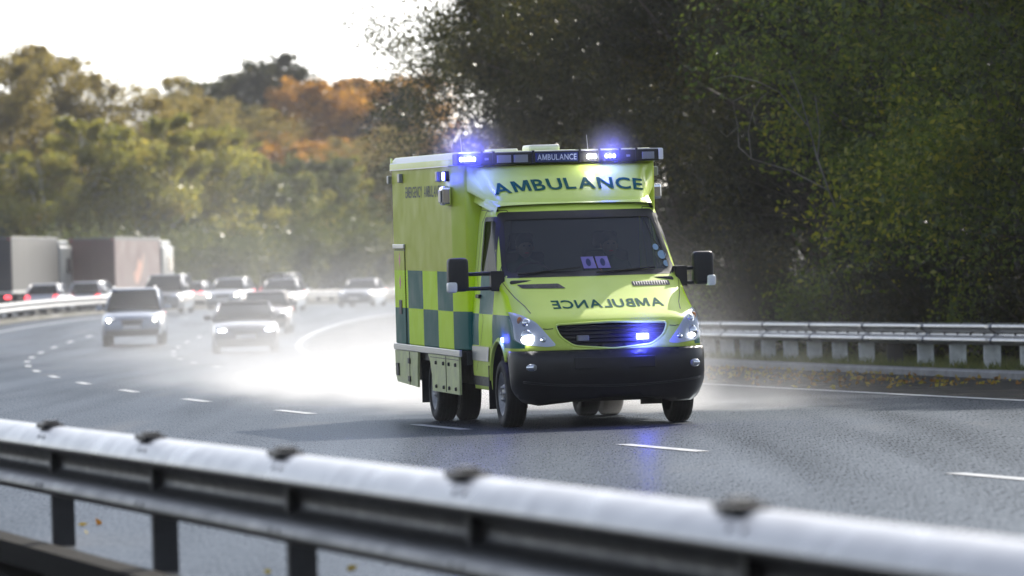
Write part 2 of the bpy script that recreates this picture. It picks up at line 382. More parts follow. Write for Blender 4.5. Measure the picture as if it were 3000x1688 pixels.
def asphalt():
    m = bpy.data.materials.new('wet_asphalt'); m.use_nodes = True; N = NT(m); nt = m.node_tree; b = nt.nodes['Principled BSDF']
    tc = N.n('ShaderNodeTexCoord'); P = tc.outputs['Object']
    mp = N.n('ShaderNodeMapping'); nt.links.new(P, mp.inputs[0]); mp.inputs['Rotation'].default_value = (0, 0, radians(-12.5)); mp.inputs['Scale'].default_value = (1, .045, 1)
    streak = N.noise(1.1, 5, mp.outputs[0]); fine = N.noise(60, 3, P); big = N.noise(.12, 4, P)
    c = N.mix(N.rng(streak, .35, .65, 0, 1), (.014, .015, .018, 1), (.028, .030, .036, 1)); mp2 = N.n('ShaderNodeMapping'); nt.links.new(P, mp2.inputs[0]); mp2.inputs['Rotation'].default_value = (0, 0, radians(-12.5)); mp2.inputs['Scale'].default_value = (48, 2.2, 1)
    grain = N.noise(1.6, 8, mp2.outputs[0]); c = N.mix(N.rng(grain, .45, .75, 0, .5), c, (.09, .09, .09, 1)); br_ = N.m('MULTIPLY', N.rng(big, .55, .62, 0, .5), N.rng(streak, .5, .6, 0, 1)); c = N.mix(br_, c, (.06, .045, .028, 1))
    N.put(b.inputs['Base Color'], c)
    r = N.m('ADD', N.rng(streak, .3, .7, .27, .315), N.rng(big, .3, .7, -.015, .015)); N.put(b.inputs['Roughness'], N.m('ADD', r, N.rng(grain, .3, .7, -.06, .09)))
    b.inputs['IOR'].default_value = 1.18; b.inputs['Specular Tint'].default_value = (.84, .91, 1, 1)
    bp = N.n('ShaderNodeBump'); bp.inputs['Strength'].default_value = .18; bp.inputs['Distance'].default_value = .005
    nt.links.new(N.m('ADD', N.noise(45, 4, P), N.m('MULTIPLY', grain, .12)), bp.inputs['Height']); nt.links.new(bp.outputs[0], b.inputs['Normal']); b.inputs['Specular IOR Level'].default_value = 0
    gl = N.n('ShaderNodeBsdfGlossy'); gl.inputs['Color'].default_value = (.78, .88, 1, 1); nt.links.new(b.inputs['Roughness'].links[0].from_socket, gl.inputs['Roughness']); nt.links.new(bp.outputs[0], gl.inputs['Normal'])
    mx = N.n('ShaderNodeMixShader'); N.put(mx.inputs[0], N.m('ADD', N.rng(streak, .3, .7, .10, .135), N.rng(grain, .35, .7, -.025, .03))); nt.links.new(b.outputs[0], mx.inputs[1]); nt.links.new(gl.outputs[0], mx.inputs[2]); nt.links.new(mx.outputs[0], nt.nodes['Material Output'].inputs[0])
    return m
M['asphalt'] = asphalt()
M['line'] = mat('worn_road_paint', (.50, .50, .49), .45, noise_amt=.35, noise_scale=4, bump=.2, bump_scale=60)
M['shoulder'] = mat('littered_wet_shoulder', (.055, .048, .038), .32, noise_amt=.5, noise_scale=1.2, bump=.5, bump_scale=12)
def wet(m, fac, rough):                           # thin broken film of water: a fixed share of glossy reflection
    nt = m.node_tree; b = nt.nodes['Principled BSDF']; b.inputs['Specular IOR Level'].default_value = 0; gl = nt.nodes.new('ShaderNodeBsdfGlossy'); gl.inputs['Color'].default_value = (.88, .93, 1, 1); gl.inputs['Roughness'].default_value = rough
    mx = nt.nodes.new('ShaderNodeMixShader'); mx.inputs[0].default_value = fac; nt.links.new(b.outputs[0], mx.inputs[1]); nt.links.new(gl.outputs[0], mx.inputs[2]); nt.links.new(mx.outputs[0], nt.nodes['Material Output'].inputs[0])
wet(M['shoulder'], .13, .22); wet(M['line'], .16, .35); wet(M['concrete'], .06, .4)
M['verge'] = mat('muddy_grass_verge', (.045, .042, .018), .8, noise_amt=.5, noise_scale=1.5, bump=.8, bump_scale=8)
M['gravel'] = mat('wet_gravel', (.02, .019, .017), .85, spec=.05, noise_amt=.6, noise_scale=6, bump=1, bump_scale=25)
M['soil'] = mat('woodland_soil', (.045, .040, .022), .9, noise_amt=.4, noise_scale=.5)

# ground sheet with the wooded bank on the right and the hill beyond
def hillz(x, Y):
    u = x - A_(Y); z = gz(x, Y)
    if u > 14: z += 2.6 * sstep((u - 14) / 16) * (1 - .3 * sstep((Y - 200) / 100))
    if u < -24: z += 3.0 * sstep((-24 - u) / 40)
    if Y < -6: z += 10 * sstep((-6 - Y) / 24)  # unseen bank added behind the camera to darken what surfaces reflect
    d = hypot((x + 8) / 75, (Y - 520) / 130); z += 9.5 * exp(-d * d * 1.3)
    return z
def make_ground():
    xs = np.concatenate([np.arange(-330, -40, 12), np.arange(-40, 60, 2.0), np.arange(60, 331, 12)]); ys = np.concatenate([np.arange(-40, 320, 4.0), np.arange(320, 741, 12)])
    vs = [(x, y, hillz(x, y) - .05 + (-.22 if 14 > x - A_(y) > -22 else 0)) for y in ys for x in xs]; n = len(xs)
    fs = [(j * n + i, j * n + i + 1, (j + 1) * n + i + 1, (j + 1) * n + i) for j in range(len(ys) - 1) for i in range(n - 1)]
    return tag(MB().add(vs, fs).build('ground', M['soil'], None, True, fix=False), kind='structure')
make_ground()
strip('near_verge', lambda Y: bar_off(Y) - 12, lambda Y: bar_off(Y) - .20, 0, 60, 2, -.17, M['gravel'], 3)
strip('central_reserve', lambda Y: bar_off(Y) - 3.0, lambda Y: bar_off(Y) - .25, 60, 420, 3, .02, M['verge'], 2)
strip('road', lambda Y: bar_off(Y) - .02, 7.45, 2, 420, 2, 0, M['asphalt'], 4)
strip('hard_shoulder', 7.45, 10.7, 2, 420, 2, .0, M['shoulder'], 2)
strip('opposite_road', lambda Y: bar_off(Y) - 16, lambda Y: bar_off(Y) - 3.0, 60, 420, 3, .0, M['asphalt'], 3)
strip('grass_verge', 11.05, 17, 2, 420, 2, .03, M['verge'], 3)
strip('road_marking', -.06, .08, 7.2, 420, 1.2, .006, M['line'], dash=(2.6, 9.0), nu=1)
strip('road_marking', 3.64, 3.78, 96.5, 420, 1.2, .006, M['line'], dash=(2.0, 9.0))
strip('road_edge_line', 7.15, 7.33, 2, 420, 2, .008, M['line'])
strip('road_edge_line', lambda Y: -3.75, lambda Y: -3.6, 66, 420, 2, .008, M['line'])
def kerb(name, ua, ub, Y0, Y1, h):
    mb = MB(); prof = [(ua, -.1), (ua, h - .02), (ua + (.02 if ub > ua else -.02), h), (ub, h), (ub, -.1)]
    Y = Y0; prev = None; vs = []; fs = []; n = len(prof); i = 0
    while Y <= Y1:
        o = bar_off(Y) if name == 'central_kerb' else 0
        for (u, z) in prof: vs.append(rp(u + o, Y, z))
        if i:
            for k in range(n - 1): q = (i - 1) * n + k; fs.append((q, q + 1, q + n + 1, q + n))
        i += 1; Y += 2
    return tag(mb.add(vs, fs).build(name, M['concrete'] if name == 'kerb' else M['gravel'], None, False), kind='structure')
kerb('kerb', 10.7, 11.05, 2, 420, .10)
kerb('central_kerb', -.02, -.22, 2, 420, .03)

# ------------------------------------------------------------------ the ambulance
YAW = radians(10.98); PITCH = .0153             # nose slightly down
AMB = empty('ambulance', (.815, 52.95, 0), YAW)
tag(AMB, 'bright yellow-green ambulance with dark green checks and blue lights lit, driving on the wet road', 'ambulance')
Wz = spline([(.3, .96), (.6, .985), (1.0, .985), (1.25, .965), (1.5, .945), (1.9, .905), (2.18, .87), (2.32, .83)])
Rz = spline([(.3, .34), (.8, .38), (1.1, .40), (1.3, .30), (1.5, .16), (1.6, .12), (2.3, .10)])
Pz = spline([(.3, -.96), (.74, -1.0), (.90, -.985), (1.06, -.95), (1.12, -.87), (1.22, -.64), (1.32, -.43), (1.42, -.24), (1.50, -.09), (1.54, -.02), (1.8, .25), (2.05, .51), (2.19, .66), (2.25, .76), (2.32, 1.0)])
Bz = spline([(.3, .14), (1.0, .14), (1.5, .16), (2.3, .12)])
def srow(z):
    W, R, P, B = Wz(z), Rz(z), Pz(z), Bz(z); w = W - R
    for _ in range(4): ph = math.atan(2 * B * w); w = W - R * (1 - sin(ph))
    return W, R, P, B, w, ph, R * (pi / 2 - ph)
def S_(s, z, off=0):
    W, R, P, B, w, ph, sa = srow(z); a = abs(s); sg = 1 if s >= 0 else -1
    if a <= w: x, y = a, P + B * a * a; nx, ny = 2 * B * a, -1
    elif a <= w + sa: th = (a - w) / R; x = w + R * (sin(ph + th) - sin(ph)); y = P + B * w * w + R * (cos(ph) - cos(ph + th)); nx, ny = sin(ph + th), -cos(ph + th)
    else: x = w + R * (1 - sin(ph)); y = P + B * w * w + R * cos(ph) + (a - w - sa); nx, ny = 1, 0
    p = Vector((x * sg, y, z))
    if off:
        dz = .01; q = S_(s, z + dz); t = Vector((q[0] - p.x, q[1] - p.y, dz)); h = Vector((-ny, nx, 0)) if 0 else Vector((-ny * sg, nx, 0))
        n = Vector((nx * sg, ny, 0)); n = (n - t * (n.dot(t) / t.dot(t))).normalized(); p = p + n * off
    return p
def sx(x, z):                                    # front-projected x -> s
    W, R, P, B, w, ph, sa = srow(z); a = abs(x); sg = 1 if x >= 0 else -1
    if a <= w: return x
    return sg * (w + R * (math.asin(min(1, sin(ph) + (a - w) / R)) - ph))
def sy(y, z, sg=1):                              # side y -> s
    W, R, P, B, w, ph, sa = srow(z); return sg * (w + sa + y - (P + B * w * w + R * cos(ph)))
def fx(P): return [(sx(x, z), z) for x, z in dens(P, .04)]
def sdn(P, sg=1): return [(sy(y, z, sg), z) for y, z in dens(P, .04)]
def patch(name, outline, mats, parent, off=0, step=.05, holes=(), smooth=True, thick=0):
    v, f = panel(outline, list(holes), lambda s, z: S_(s, z, off), step); mb = MB(); mb.add(v, f); mb.smooth = smooth
    me = bpy.data.meshes.new(name); me.from_pydata([tuple(q) for q in v], [], f); me.materials.append(mats)
    bm = bmesh.new(); bm.from_mesh(me); bm.normal_update()
    for fc in bm.faces:                          # outward = away from the vehicle's middle
        c = fc.calc_center_median()
        if fc.normal.dot(c - Vector((0, 1.6, 1.0))) < 0: fc.normal_flip()
        fc.smooth = smooth
    bm.to_mesh(me); bm.free()
    o = link(name, me, parent, 0 if parent and parent is not AMB else PITCH)
    if thick: sm = o.modifiers.new('t', 'SOLIDIFY'); sm.thickness = thick; sm.offset = -1
    return o
def part(mb, name, m, parent=None, **k):
    return mb.build(name, m, parent or AMB, rx=0 if parent and parent is not AMB else PITCH, **k)

# cab shell: one sheet wrapped round nose, windscreen frame and both sides
scr = fx(rounded([(-.885, 1.545), (.885, 1.545), (.80, 2.185), (-.80, 2.185)], .07))
gri = rounded([(-.585, 1.055), (-.535, .93), (-.40, .835), (0, .80), (.40, .835), (.535, .93), (.585, 1.055), (0, 1.075)], .05)
gri_s = fx(gri)
win = rounded([(1.13, 1.57), (1.13, 2.13), (.66, 2.13), (.28, 1.57)], .06)
def cab_outline():
    L = []
    zt = 2.30; zb = .78
    L += [(sy(1.48, z, -1), z) for z in np.linspace(zt, .36, 24)]                       # rear edge, vehicle's right side
    L += [(sy(y, .36, -1), .36) for y in np.linspace(1.40, .60, 8)]
    L += [(sy(.47 * cos(t), .40 + .47 * sin(t), -1), .40 + .47 * sin(t)) for t in np.linspace(-.05, pi * .76, 16)]
    zb2 = .40 + .47 * sin(pi * .76)
    L += [(s, zb) for s in np.linspace(sx(-.97, zb), sx(.97, zb), 24)]
    R = [(-a, b) for a, b in reversed(L[:24 + 8 + 16])]
    L += R
    return L
holes = [scr, gri_s, sdn(win, -1), sdn(win, 1)]
cab = patch('cab_body', cab_outline(), M['cab'], AMB, 0, .045, holes, thick=.02)
# glass
wind = patch('windscreen', fx(rounded([(-.875, 1.555), (.875, 1.555), (.79, 2.175), (-.79, 2.175)], .07)), M['glass'], AMB, -.006, .08)
patch('windscreen_seal', fx(rounded([(-.905, 1.522), (.905, 1.522), (.828, 2.20), (-.828, 2.20)], .06)), M['black'], AMB, .003, .04,
      [fx(rounded([(-.855, 1.575), (.855, 1.575), (.775, 2.12), (-.775, 2.12)], .06))])
for sg in (-1, 1):
    patch('side_window', sdn(win, sg), M['sglass'], AMB, -.004, .08)
    patch('window_seal', sdn(rounded([(1.16, 1.545), (1.16, 2.155), (.645, 2.155), (.235, 1.545)], .07), sg), M['black'], AMB, .003, .04, [sdn(rounded([(1.11, 1.59), (1.11, 2.11), (.67, 2.11), (.32, 1.59)], .05), sg)])
    patch('pillar_trim', [(sx(sg * a, z), z) for a, z in ((.832, 2.30), (.80, 2.30), (.80, 2.205), (.832, 2.205))], M['black'], AMB, .006, .04)
# panel gaps drawn as narrow recess strips
def seam(pts, w=.007, name='panel_gap', parent=None, off=.0015, m=None):
    pts = dens(pts, .03, False); L = []; R = []
    for i, p in enumerate(pts):
        a = Vector(pts[max(i - 1, 0)]); b = Vector(pts[min(i + 1, len(pts) - 1)]); d = (b - a).normalized(); n = Vector((-d.y, d.x)) * w / 2
        L.append(S_(p[0] + n.x, p[1] + n.y, off)); R.append(S_(p[0] - n.x, p[1] - n.y, off))
    return L, R
mb = MB()
def addseam(pts, w=.008):
    L, R = seam(pts, w); k = len(L); mb.add(L + R, [(i, i + 1, k + i + 1, k + i) for i in range(k - 1)])
for sg in (-1, 1):
    addseam([(sy(y, z, sg), z) for y, z in [(1.28, .55), (1.30, 1.5), (1.27, 2.1), (1.1, 2.215), (.68, 2.22), (.55, 2.15), (.34, 1.9), (.20, 1.6), (.30, 1.5), (.36, 1.2), (.42, .80)]])
    addseam([(sx(sg * a, z), z) for a, z in [(.925, 1.50), (.90, 1.42), (.86, 1.33), (.80, 1.24), (.775, 1.17)]], .01)
    addseam([(sx(sg * a, z), z) for a, z in [(.60, 1.015), (.66, 1.01), (.70, 1.015)]], .008)
    part(mb, 'panel_gap', M['black'], cab, fix=False); mb = MB()
# air vents on the bonnet
for sg in (-1, 1):
    o = rounded([(sg * .32, 1.405), (sg * .76, 1.415), (sg * .80, 1.455), (sg * .38, 1.455)], .015) if sg < 0 else rounded([(.38, 1.41), (.79, 1.41), (.79, 1.46), (.38, 1.455)], .015)
    v = patch('air_vent', fx(o), M['black'], AMB, .004, .04)
    sl = MB()
    for k in range(14):
        x = sg * (.40 + k * .0275)
        sl.tube([S_(sx(x, 1.418), 1.418, .008), S_(sx(x, 1.45), 1.45, .008)], .0035, 5)
    part(sl, 'vent_slat', M['alu'] if sg > 0 else M['black'], v)
# bonnet lettering, mirrored so that drivers ahead read it in the mirror
TV, TF = text_mesh('AMBULANCE', 1.15, .083, .02)
mbt = MB().add([S_(sx(.62 - x, 1.205 + y), 1.205 + y, .004) for x, y in TV], TF); part(mbt, 'lettering', M['teal_ink'], cab, fix=False)
# grille
g = patch('grille', gri_s, M['black'], AMB, -.05, .05)
sl = MB()
for z in (.875, .915, .955, .995, 1.035):
    hw = .40 + (.55 - .40) * min(1, (z - .835) / .12)
    sl.tube([S_(x, z, -.022) for x in np.linspace(-hw, hw, 15)], .010, 6)
part(sl, 'grille_slat', M['black'], g, smooth=True)
rim = MB(); rp_ = dens(gri_s, .03); rim.tube([S_(s, z, -.004) for s, z in rp_ + rp_[:1]], .012, 6, False); part(rim, 'grille_surround', M['pale'], AMB, smooth=True)
for x, lit in ((-.31, 0), (.305, 1)):
    lp = MB().box(x - .06, x + .06, -1.0, -.95, .885, .94, .008); l = part(lp, 'grille_lamp', M['blueE'] if lit else M['greyp'])
    if lit: tag(l, 'lit blue strobe lamp in the grille')
# headlights
for sg in (-1, 1):
    hp = [(.985, 1.03), (.985, 1.155), (.955, 1.19), (.86, 1.155), (.76, 1.08), (.66, .95), (.575, .845), (.66, .832), (.88, .855), (.955, .905)]
    hl = fx(rounded([(sg * min(a, .958), z) for a, z in hp], .03))
    h = patch('headlight', hl, M['headhouse'] if 'headhouse' in M else M['alu'], AMB, .004, .04); h.name = 'headlight'
    bw = MB()
    for (x, z, r) in ((.84, .945, .075), (.845, 1.075, .05), (.70, .905, .038)):
        c = S_(sx(sg * x, z), z, -.0); bw.ball((c.x, c.y + .03, c.z), r, .06, r, 16, 10)
    part(bw, 'reflector', M['chrome'], h, smooth=True)
    bl = MB(); c = S_(sx(sg * .84, .93), .93, .0); bl.ball((c.x, c.y - .030, c.z - .02), .085 if sg < 0 else .035, .012, .048 if sg < 0 else .025, 16, 8)
    part(bl, 'bulb', M['whiteE'], h, smooth=True)
    am = MB(); c = S_(sx(sg * .90, 1.10), 1.10, .0); am.ball((c.x, c.y - .01, c.z), .03, .02, .04, 12, 8); part(am, 'indicator', M['orange'], h, smooth=True)
    patch('lens', hl, M['lens'], h, .03, .05)
# wing lamp
wl = MB()
c = S_(sy(-.22, .90, -1), .90, .0); wl.box(c.x - .018, c.x + .01, c.y - .02, c.y + .02, .875, .925, .006)
tag(part(wl, 'wing_lamp', M['blueE']), 'lit blue lamp on the front wing')
c = S_(sy(-.22, .90, 1), .90, .0); part(MB().box(c.x - .01, c.x + .03, c.y - .035, c.y + .035, .865, .945, .006), 'wing_lamp', M['blueE'])
# bumper
BW = lambda z: .998; Pb = spline([(.22, -.88), (.34, -.96), (.44, -1.0), (.50, -1.035), (.62, -1.05), (.72, -1.045), (.775, -1.02), (.80, -.985)])
def Bm(s, z):
    R = .34; W = .995; B = .10; w = W - R
    ph = math.atan(2 * B * w); w = W - R * (1 - sin(ph)); ph = math.atan(2 * B * w); sa = R * (pi / 2 - ph); a = abs(s); sg = 1 if s >= 0 else -1; P = Pb(z)
    if a <= w: x, y = a, P + B * a * a
    elif a <= w + sa: th = (a - w) / R; x = w + R * (sin(ph + th) - sin(ph)); y = P + B * w * w + R * (cos(ph) - cos(ph + th))
    else: x = w + R * (1 - sin(ph)); y = P + B * w * w + R * cos(ph) + (a - w - sa)
    if z < .44: x *= 1 - .35 * (.44 - z) * min(1, a)
    return Vector((x * sg, y, z))
bo = [(s, .79) for s in np.linspace(-1.28, 1.28, 30)] + [(1.31, .70), (1.27, .60), (1.20, .48), (1.12, .36), (1.02, .29), (.9, .255), (.62, .25), (.55, .275), (.35, .30), (.1, .315), (-.1, .31), (-.3, .295), (-.5, .27), (-.8, .245), (-1.0, .28), (-1.12, .36), (-1.20, .48), (-1.27, .60), (-1.31, .70)]
v, f = panel(bo, [], Bm, .05)
bp_ = MB(); bp_.add(v, f); bump_o = part(bp_, 'bumper', M['bumper'], smooth=True)
sm = bump_o.modifiers.new('t', 'SOLIDIFY'); sm.thickness = .02; sm.offset = 0
bt = MB(); v, f = panel([(s, .79) for s in np.linspace(-1.28, 1.28, 30)] + [(s, .80) for s in np.linspace(1.28, -1.28, 30)], [], lambda s, z: (lambda q: Vector((q.x, q.y + (z - .79) * 6, .792 - (z - .79)*1.2)))(Bm(s, .79)), .05)
part(bt.add(v, f), 'bumper_top', M['bumper'], bump_o, smooth=True)
gr = MB(); gr.tube([Bm(s, .43 + .05 * (abs(s) / .9) ** 2) + Vector((0, -.012, 0)) for s in np.linspace(-.95, .95, 30)], .012, 6); part(gr, 'bumper_crease', M['bumper'], bump_o, smooth=True)
# recessed intake and number plate recess in the bumper
it = MB().box(-.42, .42, -1.058, -1.03, .60, .72, .012); part(it, 'intake', M['black'], bump_o)
for sg in (-1, 1):
    c = Bm(sg * .84, .63); fg = MB().ball((c.x, c.y - .005, c.z), .068, .03, .042, 16, 8); fgo = part(fg, 'fog_lamp', M['chrome'], smooth=True)
    part(MB().ball((c.x - sg*.02, c.y - .03, c.z), .02, .014, .03, 10, 6), 'bulb', M['greyp'], fgo, smooth=True)
# cab roof behind the windscreen, up to the box
rf = MB(); vs = []; fs = []; K = 14; J = 8
for j in range(J + 1):
    t = j / J; y = 1.0 + (1.47 - 1.0) * t if 0 else .74 + (1.47 - .74) * t
    W = Wz(2.28) + .09 * t; zs = 2.245 + .13 * t; zc = 2.28 + .20 * t
    for k in range(K + 1):
        a = -1 + 2 * k / K; vs.append((W * sin(a * pi / 2) , y, zs + (zc - zs) * cos(a * pi / 2) ** .6 if abs(a) < 1 else zs - .06))
for j in range(J):
    for k in range(K): q = j * (K + 1) + k; fs.append((q, q + 1, q + K + 2, q + K + 1))
part(rf.add(vs, fs), 'cab_roof', M['pale'], smooth=True)
# wind fairing above the cab
FR = [(.76, 2.280, .80), (.785, 2.292, .82), (.835, 2.335, .838), (.95, 2.42, .86), (1.12, 2.53, .89), (1.28, 2.625, .925), (1.40, 2.69, .955), (1.47, 2.70, .965)]
def fairpt(r, a):                                # r 0..7 up the face, a -1..1 across
    i = min(int(r), len(FR) - 2); t = r - i; y, z, w = [FR[i][k] * (1 - t) + FR[i + 1][k] * t for k in range(3)]
    aa = abs(a); ys = max(0, 1.47 - y)
    yy = y + .09 * (aa ** 2) * min(1, ys / .3) + (.13 * max(0, (aa - .85) / .15) ** 2) * min(1, ys / .2)
    return Vector((w * a * (1 - .0 * aa), yy, z - .02 * aa ** 4))
fa = MB(); vs = []; fs = []; K = 40; J = 28
for j in range(J + 1):
    r = j / J * (len(FR) - 1)
    row = [fairpt(r, -1 + 2 * k / K) for k in range(K + 1)]
    L, Rr = row[0], row[-1]; zs = max(L.z, 2.26)
    tgt = lambda sg, p: Vector((sg * 1.0, 1.475, 2.44 + (p.z - 2.28) * .62))
    lt, rt = tgt(-1, L), tgt(1, Rr)
    row = [lt, lt.lerp(L, .5), L.lerp(lt, .08)] + row + [Rr.lerp(rt, .08), rt.lerp(Rr, .5), rt]
    vs += row; n = len(row)
for j in range(J):
    for k in range(n - 1): q = j * n + k; fs.append((q, q + 1, q + n + 1, q + n))
fair = part(fa.add(vs, fs), 'wind_fairing', M['pale'], smooth=True, fix=False)
bm = bmesh.new(); bm.from_mesh(fair.data); bmesh.ops.recalc_face_normals(bm, faces=bm.faces)
fl = [f_ for f_ in bm.faces if abs(f_.calc_center_median().x) < .3]
if sum(f_.normal.y for f_ in fl) > 0: bmesh.ops.reverse_faces(bm, faces=bm.faces)
bm.to_mesh(fair.data); bm.free()
TV, TF = text_mesh('AMBULANCE', 1.60, 1.0, .022)
def ft(x, y):
    a = (x - .80 - .0) / .865; r = 3.0 + y * 1.12 - .30 * abs(a) ** 2.0 + .10 * a
    p = fairpt(r, a); q = fairpt(r + .1, a) - p; e = fairpt(r, a + .02) - p; nn = e.cross(q).normalized(); return p + nn * (.007 if nn.y < 0 else -.007)
part(MB().add([ft(x, y) for x, y in TV], TF), 'lettering', M['teal_ink'], fair, fix=False)

# box body
ch = [(-1.10, 5.57), (-1.10, 1.90), (-1.02, 1.50), (-.98, 1.47), (.98, 1.47), (1.02, 1.50), (1.10, 1.90), (1.10, 5.57)]
bx = MB().prism_z(ch, .755, 2.72); box = part(bx, 'box_body', M['box'], bevel=.02)
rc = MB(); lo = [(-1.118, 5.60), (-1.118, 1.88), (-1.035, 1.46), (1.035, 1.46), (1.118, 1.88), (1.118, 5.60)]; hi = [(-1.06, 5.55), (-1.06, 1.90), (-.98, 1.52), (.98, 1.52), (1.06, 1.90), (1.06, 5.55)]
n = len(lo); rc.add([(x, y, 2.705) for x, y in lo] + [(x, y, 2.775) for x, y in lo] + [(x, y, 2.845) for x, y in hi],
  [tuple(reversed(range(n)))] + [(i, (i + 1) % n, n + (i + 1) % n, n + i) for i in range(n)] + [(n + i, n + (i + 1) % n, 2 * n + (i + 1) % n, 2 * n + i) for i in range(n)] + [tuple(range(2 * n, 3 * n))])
rc.mi[1 + n:1 + 2 * n] = [1] * n; part(rc, 'box_roof', [M['pale'], M['white']], bevel=.008)  # upper roof slopes painted white, a sunlit highlight put into the colour
cr_ = MB().box(-1.122, -1.112, 1.9, 5.58, 2.70, 2.712).box(1.112, 1.122, 1.9, 5.58, 2.70, 2.712); part(cr_, 'gutter', M['alu'], box)
part(MB().box(-1.112, -1.1, 5.50, 5.58, 2.71, 2.84), 'corner_trim', M['pale'], box)
# floor rail
rl = MB().box(-1.125, -1.095, 1.50, 5.60, .69, .76, .008).box(1.095, 1.125, 1.50, 5.60, .69, .76, .008).box(-1.13, -1.12, 1.50, 5.60, .715, .73).box(-1.1, 1.1, 5.56, 5.62, .69, .76, .008)
part(rl, 'floor_rail', M['alu'], smooth=False)
part(MB().box(-1.05, 1.05, 1.48, 5.5, .60, .75), 'floor_frame', M['black'])
# side lettering, locker door, lamps
def sidetext(txt, y0, y1, z0, h, m, bold=.012):
    TV, TF = text_mesh(txt, abs(y1 - y0), h, bold); return part(MB().add([(-1.103, y0 - x if y0 > y1 else y0 + x, z0 + y) for x, y in TV], TF), 'lettering', m, box, fix=False)
sidetext('EMERGENCY', 4.68, 3.63, 2.385, .125, M['ink'], .012); sidetext('AMBULANCE', 3.50, 2.46, 2.385, .125, M['ink'], .012)
sidetext('AMB', 2.33, 2.02, 2.385, .115, M['ink'], .02)
ld = MB().box(-1.112, -1.10, 4.84, 5.50, .765, 1.80, .004); door = None
m2 = M['box']; door = part(ld, 'locker_door', m2)
dg_ = MB()
for (a, b, c_, d) in ((4.822, 4.838, .76, 1.83), (4.84, 5.50, 1.805, 1.815)): dg_.box(-1.106, -1.1, a, b, c_, d)
part(dg_, 'door_gap', M['black'], box)
part(MB().box(-1.125, -1.10, 4.80, 5.52, 1.825, 1.875, .008), 'door_hood', M['alu'], box)
part(MB().box(-1.122, -1.105, 5.03, 5.20, 1.09, 1.25, .01), 'door_handle', M['black'], door)
dm = MB()
for z in (1.70, 1.45): dm.add([(-1.1135, 5.07, z), (-1.1135, 5.13, z - .09), (-1.1135, 5.19, z), (-1.1135, 5.13, z + .09)], [(0, 1, 2, 3)])
part(dm, 'diamond_badge', M['red'], door, fix=False)
for (y, z, w, h, lit) in ((4.90, 2.61, .13, .10, 0), (5.62, 2.60, .10, .09, 0), (2.52, 2.60, .12, .11, 0), (2.02, 2.60, .12, .11, 1)):
    lm = part(MB().box(-1.145, -1.10, y - w / 2, y + w / 2, z - h / 2, z + h / 2, .012), 'side_lamp', M['greyp'] if not lit else M['black'])
    if lit: part(MB().box(-1.16, -1.14, y - .04, y + .04, z - .04, z + .04, .006), 'lamp_lens', M['blueE'], lm); tag(lm, 'lit blue lamp at the front top corner of the box')
for (y, z) in ((1.95, 2.42),):
    sc_ = part(MB().box(-1.20, -1.09, y - .10, y + .10, z - .13, z + .07, .03), 'scene_lamp', M['chrome']); part(MB().box(-1.215, -1.20, y - .07, y + .07, z - .10, z + .03, .006), 'lamp_lens', M['greyp'], sc_)
part(MB().box(1.09, 1.16, 1.9, 2.05, 2.55, 2.65, .02), 'side_lamp', M['greyp']); part(MB().box(1.09, 1.19, 1.9, 2.12, 2.30, 2.46, .03), 'scene_lamp', M['chrome'])
